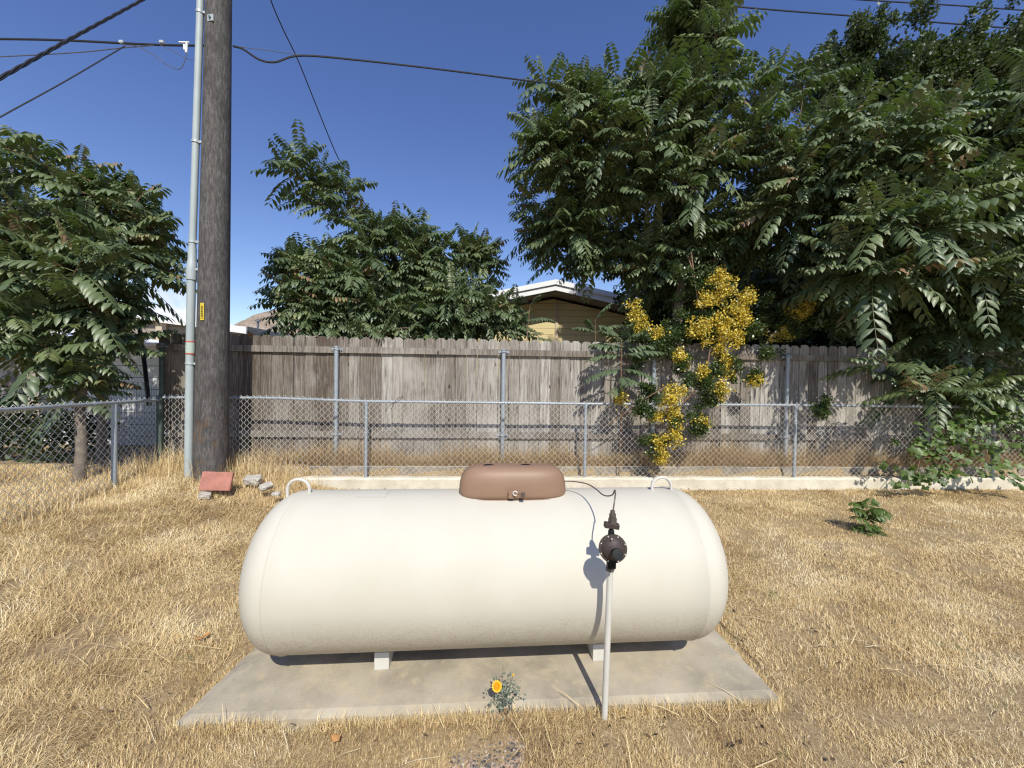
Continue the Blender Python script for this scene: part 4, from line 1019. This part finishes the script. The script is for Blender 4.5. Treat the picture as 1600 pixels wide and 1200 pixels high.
# dark bush at left behind the mesh fence
bs = empty('bush', (-6.2, 4.9, .2), 'shaded dark bush low behind the left mesh fence', 'bush')
C, RR_ = [], []
for _ in range(46):
    C.append((R.uniform(-8.2, -5.75), R.uniform(4.9, 5.6), R.uniform(.3, 1.05))); RR_.append((.28, .25, .25))
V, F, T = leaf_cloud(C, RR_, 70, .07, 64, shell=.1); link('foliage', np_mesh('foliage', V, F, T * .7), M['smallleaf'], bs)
b = MB()
b.tube([(-6.3, 5.4, 0), (-6.2, 5.3, 1)], [.02, .008], 6)
b.build('stem', M['bark'], bs)
# slim cypress far behind
cy = empty('cypress', P(441, 515, Y=16), 'tiny dark pointed cypress beyond the fence beside the middle tree', 'tree')
q = P(441, 525, Y=16); C = [(q.x, q.y, q.z - .8 + .16 * i) for i in range(10)]; RR_ = [(.24 - .02 * i, .2, .2) for i in range(10)]
V, F, T = leaf_cloud(C, RR_, 150, .07, 65); link('crown', np_mesh('crown', V, F, T), M['smallleaf'], cy)
b = MB(); b.tube([(q.x, q.y, .1), (q.x, q.y, q.z)], .05, 6); b.build('trunk', M['bark'], cy)

# ---- variegated shrub climbing over the fence
eu = empty('variegated_shrub', (2.9, 5.7, .2), 'green shrub with bright yellow leaf clusters spilling over the board fence', 'shrub')
ye = [(1120, 435, 5.35, .09, .10), (1165, 465, 5.32, .10, .12), (1140, 500, 5.3, .14, .10), (1085, 520, 5.28, .12, .09), (1155, 525, 5.3, .09, .10), (1130, 455, 5.35, .17, .17), (1105, 470, 5.3, .12, .10), (1150, 480, 5.3, .18, .14), (1095, 512, 5.25, .17, .12), (1135, 520, 5.25, .14, .14), (1160, 500, 5.3, .10, .1), (1125, 545, 5.3, .07, .08),
      (1000, 505, 5.4, .13, .12), (990, 490, 5.45, .07, .12), (1025, 520, 5.4, .07, .05), (1245, 490, 5.9, .26, .16), (1220, 525, 5.9, .18, .12), (1265, 470, 5.95, .14, .16),
      (1062, 560, 5.32, .09, .13), (1135, 565, 5.28, .06, .12), (1136, 583, 5.25, .06, .05), (1060, 612, 5.1, .12, .07), (1045, 625, 5.05, .08, .06), (1098, 580, 5.15, .05, .04), (1125, 612, 5.12, .06, .08),
      (1180, 592, 5.35, .05, .05), (1028, 650, 5.15, .13, .05), (1052, 648, 5.15, .06, .05), (1092, 662, 5.2, .08, .05), (1030, 690, 5.12, .17, .10), (1055, 678, 5.1, .08, .12), (1036, 712, 5.12, .1, .05),
      (970, 620, 5.2, .04, .06)]
gr = [(1100, 500, 5.5, .5, .35), (1050, 520, 5.5, .4, .25), (1170, 520, 5.6, .4, .3), (1010, 530, 5.45, .25, .14), (1100, 440, 5.7, .5, .3), (1240, 500, 6.0, .6, .35), (1100, 600, 5.22, .28, .16), (1110, 620, 5.2, .2, .14), (1120, 580, 5.3, .2, .12),
      (1015, 615, 5.1, .13, .14), (1005, 640, 5.1, .12, .12), (1060, 655, 5.2, .28, .12), (1020, 690, 5.2, .16, .1), (1095, 665, 5.22, .14, .12), (1065, 570, 5.38, .12, .14), (1135, 570, 5.35, .1, .14), (1000, 560, 5.42, .16, .12), (1285, 640, 5.4, .14, .12), (1330, 505, 5.7, .35, .12), (1180, 590, 5.38, .08, .08), (1000, 500, 5.5, .16, .16)]
def spread(lst, k, seed, f=.55):
    Rs = np.random.default_rng(seed); C, S = [], []; L2 = []
    for x, y, Yc, rx, rz in lst:
        c = np.array(P(x, y, Y=Yc)); L2.append((c, rx * .45, rz * .45))
        for _ in range(7): L2.append((c + Rs.normal(0, 1, 3) * (rx * .55, rx * .3, rz * .6), rx * Rs.uniform(.2, .5), rz * Rs.uniform(.2, .55)))
    for c, rx, rz in L2:
        n = max(2, int(k * rx * rz / .01 * .25))
        for _ in range(n):
            o_ = nrmz(Rs.normal(0, 1, 3)) * Rs.uniform(.1, 1.25) ** .6
            C.append(c + o_ * (rx * .8, rx * .45, rz * .8)); s_ = Rs.uniform(.12, .34) * min(rx, rz) + .014; S.append((s_, s_, s_))
    return C, S
C, S = spread(gr, 15, 71); V, F, T = leaf_cloud(C, S, -70, .034, 72, shell=.1); link('green_foliage', np_mesh('green_foliage', V, F, T), M['euo_g'], eu)
C, S = spread(ye, 34, 73); V, F, T = leaf_cloud(C, S, -34, .030, 74, shell=.05); link('yellow_foliage', np_mesh('yellow_foliage', V, F, T), M['euo_y'], eu)
b = MB()
b.tube(catmull([(3.1, 6.1, .1), (3.0, 6.0, 1.2), (2.9, 5.9, 1.9), (2.7, 5.7, 2.4)], 5), .03, 8)
for a_, c_ in (((1075, 400), (1095, 465)), ((1080, 395), (1090, 470))): b.tube([P(*a_, Y=6.0), P(*c_, Y=5.6)], .01, 6)
b.tube(catmull([P(1120, 545, Y=5.6), P(1110, 545, Y=5.35), P(1100, 590, Y=5.25), P(1060, 640, Y=5.2), P(1030, 700, Y=5.25)], 5), .008, 6)
b.tube(catmull([P(1040, 604, Y=5.0), P(1010, 622, Y=5.0), P(985, 640, Y=5.25), P(940, 670, Y=5.3)], 5), .006, 6)
b.tube(catmull([P(1040, 535, Y=5.6), P(1060, 540, Y=5.4), P(1062, 590, Y=5.36)], 5), .007, 6)
b.build('stems', M['twig'], eu, smooth=True)

# ---- sapling in front of the boards
def plantlet(name, label, cat, stem, fr, mat, r=.008, n=9, seed=1, lf=.26, droop=.35, grp=None):
    o = empty(name, stem[0], label, cat, grp); b = MB(); st = catmull(stem, 6); b.tube(st, list(np.linspace(r, r * .5, len(st))), 8); b.build('stem', M['twig'], o, smooth=True)
    B = np.array([tuple(Vector(stem[0]).lerp(Vector(stem[-1]), f[0])) if len(stem) == 2 else tuple(st[int(f[0] * (len(st) - 1))]) for f in fr])
    D = nrmz(np.array([f[1] for f in fr], float)); L = np.array([f[2] for f in fr]); R = np.random.default_rng(seed)
    V, F, T = fronds(B, D, L, R.uniform(.2, .9, len(fr)), R.uniform(.7, 1.3, len(fr)) * droop, n=n, seed=seed, lf=lf, wf=.165, hang=.9)
    link('leaves', np_mesh('leaves', V, F, T), M[mat], o); return o
sb = online(P(968, 700, Y=5.45).x, .12, .15); st = P(972, 520, Y=5.32)
plantlet('sapling', 'young tree sapling with fern-like pale green leaves in front of the board fence', 'sapling',
         [sb, sb.lerp(st, .4) + Vector((.02, 0, 0)), sb.lerp(st, .75), st],
         [(.70, (-1, -.35, .05), .52), (.72, (.9, -.4, .1), .46), (.78, (-1, -.1, .3), .50), (.80, (.8, -.3, .35), .55), (.85, (-.9, -.3, .5), .50), (.86, (1, .0, .45), .48), (.9, (-.6, -.5, .7), .45), (.93, (.7, -.3, .8), .40), (.97, (-.9, .1, .95), .42), (.99, (.2, -.2, 1), .3), (1, (.5, -.5, 1), .28), (.66, (.1, -1, .0), .4), (.62, (.6, -.5, .0), .38), (.6, (-.6, -.6, -.1), .35)],
         'sapling', .011, 11, 81, .33)
st2 = P(930, 500, Y=5.75)
plantlet('sapling', 'leafy sapling top showing above the fence against the yellow house', 'sapling',
         [Vector((st2.x + .1, 5.8, .2)), Vector((st2.x + .05, 5.8, 1.2)), st2],
         [(.88, (-1, -.2, .3), .45), (.9, (1, -.2, .3), .5), (.94, (-.8, -.5, .5), .45), (.95, (.8, .1, .6), .5), (.98, (-.4, -.2, .9), .4), (1, (.5, -.3, .9), .4), (.9, (.1, -1, .4), .4), (.85, (.5, -.7, .1), .4)],
         'sapling', .01, 11, 82)
for k_, (px, py, Yc) in enumerate(((828, 478, 6.2),)):
    st3 = P(px, py, Y=Yc)
    plantlet('sapling', 'thin leafy shoot left of the sunlit yellow wall', 'sapling', [Vector((st3.x - .15, Yc, .2)), Vector((st3.x - .1, Yc, 1.2)), st3],
             [(.8, (-1, -.2, .2), .45), (.85, (1, -.2, .1), .4), (.9, (-.8, -.5, .5), .4), (.93, (.9, .1, .5), .45), (.97, (-.4, -.2, .9), .35), (1, (.5, -.3, .9), .35), (.8, (.1, -1, .2), .4), (.9, (.6, -.7, .4), .4)], 'sapling', .01, 11, 90 + k_)
# seedling on the lawn
sp_ = P(1352, 832, z=.0); sp_.z = gz(sp_.x, sp_.y)
plantlet('seedling', 'lone green seedling growing in the dry lawn right of the tank', 'seedling',
         [sp_, sp_ + Vector((.0, 0, .12)), sp_ + Vector((.01, 0, .26))],
         [(.15, (-.6, -.6, .3), .16), (.2, (.8, -.4, .3), .18), (.3, (-1, 0, .35), .16), (.4, (.3, -1, .5), .15), (.75, (1, -.1, .55), .24), (.8, (-.9, -.2, .6), .17), (.9, (.7, -.5, .7), .16), (.95, (-.4, .1, 1), .12), (.5, (.6, .5, .6), .16), (.1, (0, -1, .3), .13), (.35, (-.6, -.7, .5), .15), (.55, (-1, -.4, .8), .19), (.6, (.8, .5, .9), .18), (.85, (.3, -.8, 1), .2), (.92, (-.8, .5, .9), .17), (.45, (1, .2, .8), .2), (.7, (0, .8, .8), .17), (.98, (.5, .2, 1.2), .16)],
         'grape', .006, 6, 83, .60, .40)

# ---- grape vine on the right
gv = empty('grape_vine', (5.9, 5.3, .2), 'bright green broad-leaved vine trailing over the kerb at the right', 'vine')
def vine_leaves(C, spreadr, n, size, seed):
    R = np.random.default_rng(seed); Vs, Ts, Fs = [], [], []; base = 0
    k = 10; ang = np.linspace(-2.6, 2.6, k); rad_ = np.array([.55, .8, .62, .95, .75, .75, .95, .62, .8, .55])
    for c, s_ in zip(C, spreadr):
        for _ in range(int(n * s_[0] * s_[1] / .01)):
            p = np.array(c) + R.normal(0, .5, 3) * (s_[0], .10, s_[1])
            nrm_ = nrmz(np.array([R.normal(0, .5), -.75 + R.normal(0, .3), .55 + R.normal(0, .35)])); dn = nrmz(np.array([R.normal(0, .5), -.2, -1.0])); dn = nrmz(dn - nrm_ * dn.dot(nrm_)); w = np.cross(nrm_, dn)
            s = size * R.uniform(.5, 1.2)
            ring_ = np.array([p + (dn * cos(a) + w * sin(a)) * s * r_ - nrm_ * s * .22 * abs(sin(a)) + nrm_ * R.normal(0, .04) * s for a, r_ in zip(ang, rad_)])
            Vs.append(np.concatenate([[p], ring_])); Fs.append(np.array([(0, i + 1, i + 2) for i in range(k - 1)]) + base); base += k + 1
            Ts.append(np.full(k + 1, R.uniform(0, 1)))
    return np.concatenate(Vs), np.concatenate(Fs), np.concatenate(Ts)
vl = [(1455, 700, 5.15, .4, .22), (1475, 740, 5.0, .35, .16), (1430, 745, 5.0, .3, .10), (1415, 755, 4.95, .18, .08), (1545, 700, 5.15, .4, .18), (1560, 730, 5.1, .3, .14), (1585, 640, 5.4, .35, .2), (1540, 650, 5.4, .35, .18), (1480, 680, 5.2, .3, .16), (1590, 755, 5.05, .12, .08), (1388, 727, 5.15, .1, .06), (1500, 665, 5.3, .4, .15), (1610, 690, 5.2, .3, .2)]
V, F, T = vine_leaves([P(x, y, Y=Yc) for x, y, Yc, *_ in vl], [(a, c) for *_, a, c in vl], 8.5, .058, 85)
link('leaves', np_mesh('leaves', V, F, T), M['grape'], gv)
b = MB(); Rv = random.Random(6)
for x, y, Yc, *_ in vl:
    q = P(x, y, Y=Yc); b.tube(catmull([(6.0 + Rv.random() * .3, 5.6, .3), (Vector((6, 5.6, .5)) + q) / 2 + Vector((0, 0, .15)), q], 5), .005, 5)
b.build('stems', M['twig'], gv, smooth=True)

# ---- flower by the pad
fb = P(787, 1108, z=.02); fl = empty('flower', (fb.x, fb.y, 0), 'single orange flower with grey-green leaves at the front edge of the slab', 'flower')
C = [fb + Vector((dx, dy, dz)) for dx, dy, dz in ((0, 0, .03), (-.018, 0, .05), (.016, .01, .055), (0, 0, .075), (.02, 0, .09), (.03, .01, .05))]; S = [(.018, .014, .020)] * 6
V, F, T = leaf_cloud(C, S, -34, .016, 91, shell=.1); link('foliage', np_mesh('foliage', V, F, T), M['sage'], fl)
fc = P(776.5, 1072.5, Y=1.70); b = MB(); b.tube(catmull([fb, fb.lerp(fc, .5) + Vector((.01, 0, 0)), fc], 5), .0018, 6)
bud = P(802, 1055, Y=1.72); tip_ = P(786, 1041, Y=1.74); b.tube(catmull([fb + Vector((.01, 0, .04)), fb.lerp(bud, .7), bud], 5), .0014, 6); b.tube(catmull([fb, fb.lerp(tip_, .6) + Vector((-.004, 0, 0)), tip_], 5), .0013, 6)
b.build('stem', M['sage'], fl, smooth=True)
FMt = frame(fc, (-.05, -.75, .65)); b = MB(); b2 = MB()
for ring_, (n_, r_, h_, bb_) in enumerate(((13, .0215, .002, b), (10, .014, .005, b2))):
    for k in range(n_):
        a = 2 * pi * (k + ring_ * .5) / n_; ca, sa = cos(a), sin(a); w_ = r_ * .30
        def q_(r, s, z): return FMt @ Vector((r * ca - s * sa, r * sa + s * ca, z))
        bb_.add([q_(.002, 0, h_), q_(r_ * .6, w_, h_ + .003), q_(r_, w_ * .55, h_ + .0015), q_(r_, -w_ * .55, h_ + .0015), q_(r_ * .6, -w_, h_ + .003), q_(r_ * .6, 0, h_ - .0005)], [(0, 5, 1), (1, 5, 2), (2, 5, 3), (3, 5, 4), (4, 5, 0)])
b.lathe([(0, .001), (0, .006), (.002, .006), (.002, .001)], FMt, 10)
b.build('petals', M['petal2'], fl); b2.build('centre', M['petal'], fl)
b = MB(); b.lathe([(-.006, .001), (-.004, .003), (0, .0045), (.005, .003), (.007, .001)], Matrix.Translation(bud), 8); b.build('bud', M['petal2'], fl, smooth=True)

# ---- stepping stone with pebbles, sunk in the grass at the bottom edge
sc_ = Vector((-.075, 1.50, .02)); stn = empty('stepping_stone', sc_, 'pebble-faced stepping stone sunk in the dry grass at the bottom edge', 'stepping stone')
b = MB(); b.box((sc_.x - .15, 1.33, -.05), (sc_.x + .15, 1.625, .014)); b.build('slab', M['stone_base'], stn, bevel=.008)
Rp = np.random.default_rng(5); pbm = MB()
for i in range(900):
    x = sc_.x + Rp.uniform(-.14, .14); y = Rp.uniform(1.34, 1.625); r = Rp.uniform(.0025, .0075)
    if y > 1.575 and Rp.random() < .75: continue
    ex = Rp.uniform(.8, 1.4); rot = Matrix.Translation((x, y, .0145)) @ Matrix.Rotation(Rp.uniform(0, 3.1), 4, 'Z') @ Matrix.Diagonal((ex, 1, .55, 1))
    pbm.lathe([(-r, r * .1), (-r * .6, r * .8), (0, r), (r * .6, r * .8), (r, r * .1)], rot, 7, float(Rp.uniform(0, 1)))
o = pbm.build('pebbles', M['pebble'], stn, smooth=True); o['kind'] = 'stuff'

# ------------------------------------------------------------------ dry grass
def vnoise(x, y, s, seed):
    R = np.random.default_rng(seed); G = R.random((128, 128)); x = x * s + 40; y = y * s + 40
    xi = np.floor(x).astype(int); yi = np.floor(y).astype(int); fx = x - xi; fy = y - yi; fx = fx * fx * (3 - 2 * fx); fy = fy * fy * (3 - 2 * fy)
    g = lambda a, b_: G[a % 128, b_ % 128]
    return (g(xi, yi) * (1 - fx) + g(xi + 1, yi) * fx) * (1 - fy) + (g(xi, yi + 1) * (1 - fx) + g(xi + 1, yi + 1) * fx) * fy
def in_pad(x, y, m=0.0):
    c = PAD; ok = np.ones(len(x), bool)
    for i in range(4):
        a, b_ = c[i], c[(i + 1) % 4]; e = b_ - a; L = e.length
        ok &= ((e.x * (y - a.y) - e.y * (x - a.x)) / L) > m
    return ok
def blades(x, y, z, h, w, az, lean, tint, curve=.5):
    """two-segment bent blades"""
    d = np.stack([np.cos(az), np.sin(az), np.zeros_like(az)], 1); s = np.stack([-np.sin(az), np.cos(az), np.zeros_like(az)], 1)
    ra = np.random.default_rng(3).uniform(0, 2 * pi, len(x)); s = np.stack([np.cos(ra), np.sin(ra), np.zeros_like(ra)], 1) * .6 + s * .6
    b_ = np.stack([x, y, z], 1); l1 = lean * (1 - curve * .6); l2 = np.minimum(lean * (1 + curve * .7), 1.62)
    up = np.array([0, 0, 1.])
    m1 = b_ + (d * np.sin(l1)[:, None] + up * np.cos(l1)[:, None]) * (h * .55)[:, None]
    t1 = m1 + (d * np.sin(l2)[:, None] + up * np.cos(l2)[:, None]) * (h * .45)[:, None]
    W = s * w[:, None]
    V = np.stack([b_ - W, b_ + W, m1 + W * .8, m1 - W * .8, t1], 1).reshape(-1, 3); k = np.arange(len(x))[:, None] * 5
    F = np.concatenate([k + np.array([[0, 1, 2]]), k + np.array([[0, 2, 3]]), k + np.array([[3, 2, 4]])])
    return V, F, np.repeat(tint, 5)
def scatter(n, R, x0, x1, y0, y1, wfun=None):
    x = R.uniform(x0, x1, n); y = R.uniform(y0, y1, n)
    if wfun is not None:
        k = R.random(n) < wfun(x, y); x, y = x[k], y[k]
    return x, y
R = np.random.default_rng(101); Vs, Fs, Ts = [], [], []; base = 0
def addg(r):
    global base
    V, F, T = r; Vs.append(V); Fs.append(F + base); Ts.append(T); base += len(V)
def lawn_ok(x, y):
    j_ = .07 * (vnoise(x, y, 22, 31) - .5); stone = (np.abs(x - sc_.x + j_) < .115) & (y + j_ < 1.605) & (np.random.default_rng(9).random(len(x)) < .96)
    return (y < yc(x) - .06 + .0 * x) & ~in_pad(x, y, .0) & ~stone & (np.abs(x) < 1.42 * y + .25)
for (y0, y1, dens, hh, ww) in ((1.25, 2.0, 60000, .029, .00085), (2.0, 2.9, 38000, .032, .0011), (2.9, 4.0, 27000, .030, .0014), (4.0, 5.6, 15000, .034, .0019)):
    xm = 1.42 * y1 + .25; n = int(dens * 2 * xm * (y1 - y0))
    x, y = scatter(n, R, -xm, xm, y0, y1, lambda x, y: np.clip(1.9 * vnoise(x, y, 7, 1) - .12, .1, 1) * (.5 + .7 * vnoise(x, y, 1.7, 2)))
    k = lawn_ok(x, y); x, y = x[k], y[k]; n = len(x)
    nn = vnoise(x, y, 2.2, 3); az = 6.28 * 1.6 * vnoise(x, y, 1.5, 4) + R.normal(0, 1.4, n)
    mat_ = vnoise(x, y, 1.1, 5) + .35 * ss(-1.2, -2.2, x)
    h = hh * R.uniform(.5, 1.35, n) * (.75 + .5 * nn) * (1 + .7 * ss(-1.4, -2.6, x)) * (1 + .5 * (mat_ > .72)); lean = np.clip(R.normal(.60, .38, n) + .5 * (mat_ > .68), .02, 1.4)
    patch = vnoise(x, y, 3.1, 7) * .6 + vnoise(x, y, .9, 8) * .4
    t = np.clip(R.normal(.64, .22, n) + (patch - .5) * .9 - .10 * (vnoise(x, y, 7, 21) > .7), 0, .97); g = R.random(n) < .003 + .22 * (vnoise(x, y, 3.3, 9) * vnoise(x, y, 9, 19) > .62); t[g] = 1.0
    addg(blades(x, y, ground(x, y) - .004, h, ww * R.uniform(.7, 1.5, n), az, lean, t))
# fringe over the pad edge
for side_, n in ((0, 9000), (1, 1800), (3, 3200)):
    a, b_ = PAD[side_], PAD[(side_ + 1) % 4]; u_ = R.uniform(0, 1, n); e = b_ - a; nrm_ = Vector((e.y, -e.x)).normalized()
    off = np.abs(R.normal(0, .025, n)) + .004
    x = a.x + e.x * u_ + nrm_.x * off; y = a.y + e.y * u_ + nrm_.y * off
    cl = vnoise(x, y, 9, 11) > .25
    x, y = x[cl], y[cl]; n = len(x)
    k = ~((np.abs(x - sc_.x) < .1) & (y < 1.6)); x, y = x[k], y[k]; n = len(x)
    addg(blades(x, y, ground(x, y), R.uniform(.03, .075, n), R.uniform(.0007, .0013, n), R.uniform(0, 6.28, n), np.abs(R.normal(.5, .35, n)), np.clip(R.normal(.62, .17, n), 0, .96)))
# long fallen straws
n = 3400; x, y = scatter(n, R, -6.5, 6.5, 1.3, 5.3); k = lawn_ok(x, y); x, y = x[k], y[k]; n = len(x)
addg(blades(x, y, ground(x, y) + .022, R.uniform(.10, .24, n), R.uniform(.0009, .0018, n), 6.28 * vnoise(x, y, 1.2, 12) + R.normal(0, .8, n), R.normal(1.45, .09, n), np.clip(R.normal(.82, .12, n), 0, .96), .12))
# tall grass at the pole foot and along the side fence
for (cx_, cy_, sx, sy, n, h0, h1) in ((-3.95, 4.85, .35, .18, 1500, .12, .38), (-3.2, 4.95, .30, .14, 900, .10, .30), (-3.35, 4.60, .28, .10, 600, .05, .16), (-3.85, 4.50, .4, .12, 700, .04, .13), (-4.35, 4.2, .12, .6, 900, .06, .20), (-4.8, 4.4, .3, .5, 900, .06, .22), (-4.25, 3.4, .2, .6, 900, .05, .2), (-2.9, 4.6, .3, .2, 700, .05, .16)):
    x = R.normal(cx_, sx, n); y = R.normal(cy_, sy, n); addg(blades(x, y, ground(x, y), R.uniform(h0, h1, n), R.uniform(.0014, .0028, n), R.uniform(0, 6.28, n), np.abs(R.normal(.35, .3, n)), np.clip(R.normal(.58, .2, n), 0, .96)))
tag(link('dry_grass', np_mesh('dry_grass', np.concatenate(Vs), np.concatenate(Fs), np.concatenate(Ts)), M['straw']), kind='stuff')
# weeds between kerb and boards
Vs, Fs, Ts = [], [], []; base = 0
for (n, h0, h1, o0, o1, zz) in ((46000, .10, .36, .20, .33, .255), (9000, .26, .55, .22, .32, .255), (2500, .02, .06, .09, .19, .13)):
    x = R.uniform(-3.6, 9, n); k = R.random(n) < (.25 + 1.1 * vnoise(x, x * 0 + n, 2.6, 13)); x = x[k]; n = len(x); off = R.uniform(o0, o1, n)
    y = yc(x) + off; hsc = .55 + .9 * vnoise(x, x * 0, 1.6, 14)
    addg(blades(x, y, np.full(n, zz), R.uniform(h0, h1, n) * hsc, R.uniform(.0014, .0030, n), R.uniform(0, 6.28, n), np.clip(np.abs(R.normal(.75, .4, n)), 0, 1.4), np.clip(R.normal(.62, .22, n), 0, 1)))
n = 3000; x = R.uniform(-2.6, 9, n); y = yc(x) + R.uniform(.09, .19, n)
addg(blades(x, y, np.full(n, .145), R.uniform(.03, .10, n), R.uniform(.001, .003, n), R.uniform(0, 6.28, n), R.normal(1.5, .06, n), np.clip(R.normal(.45, .2, n), 0, 1), .1))
tag(link('dry_weeds', np_mesh('dry_weeds', np.concatenate(Vs), np.concatenate(Fs), np.concatenate(Ts)), M['weed']), kind='stuff')
# fallen leaves
lp_ = [P(x, y, z=.03) for x, y in ((312, 1000), (322, 996), (524, 1158), (845, 874))][:3]
V = []; F = []
for i, q in enumerate(lp_):
    a = i * 1.3; s = .022
    k = len(V); V += [(q.x + s * cos(a + t) * r_, q.y + s * sin(a + t) * r_, .045 + .008 * sin(3 * t)) for t, r_ in ((0, 1.3), (.9, .8), (1.7, .7), (3.1, 1.2), (4.2, .8), (5.3, .7))]; F.append(tuple(range(k, k + 6)))
for i, q in enumerate(lp_[:3]):
    me = bpy.data.meshes.new('fallen_leaf'); me.from_pydata(V[i * 6:i * 6 + 6], [], [(0, 1, 2), (0, 2, 3), (0, 3, 4), (0, 4, 5)]); o = link('fallen_leaf', me, simple('orange_dead_leaf%d' % i, (.42, .22, .08), .8, .2, 40))
    tag(o, ('orange dead leaf on the grass left of the slab, the nearer of two', 'orange dead leaf on the grass left of the slab, the farther of two', 'pale orange leaf in the grass in front of the slab')[i], 'leaf', 'fallen leaves')

# litter on the lawn: dead leaf scraps, twigs, soil; dark bits by the kerb imitate shadow
R = np.random.default_rng(202); n = 2600
x = R.uniform(-6, 6.5, n); y = 1.45 + 3.8 * R.random(n) ** 1.2; near = R.random(n) < .35; y[near] = yc(x[near]) - .06 - np.abs(R.normal(0, .12, near.sum()))
k = lawn_ok(x, y) & ((vnoise(x, y, 1.6, 41) > .5) | near); x, y = x[k], y[k]; n = len(x)
z = ground(x, y) + R.uniform(.012, .032, n); c = np.stack([x, y, z], 1); a = R.uniform(0, 6.28, n); l = R.uniform(.005, .017, n); w = l * R.uniform(.25, .6, n)
d = np.stack([np.cos(a), np.sin(a), R.normal(0, .3, n)], 1); q = np.stack([-np.sin(a), np.cos(a), R.normal(0, .3, n)], 1)
V = np.stack([c - d * l[:, None], c + q * w[:, None] + [0, 0, .003], c + d * l[:, None], c - q * w[:, None]], 1).reshape(-1, 3)
lm = NM('litter_and_kerb_shade'); lm.col(lm.ramp(lm.attr('tint'), [(0, (.035, .026, .02)), (.5, (.12, .08, .05)), (.8, (.26, .16, .08)), (1, (.5, .42, .32))])); lm.set(.85, .2)
tag(link('litter_and_kerb_shade', np_mesh('litter_and_kerb_shade', V, np.arange(4 * n).reshape(-1, 4), np.repeat(R.random(n), 4)), lm.m), kind='stuff')
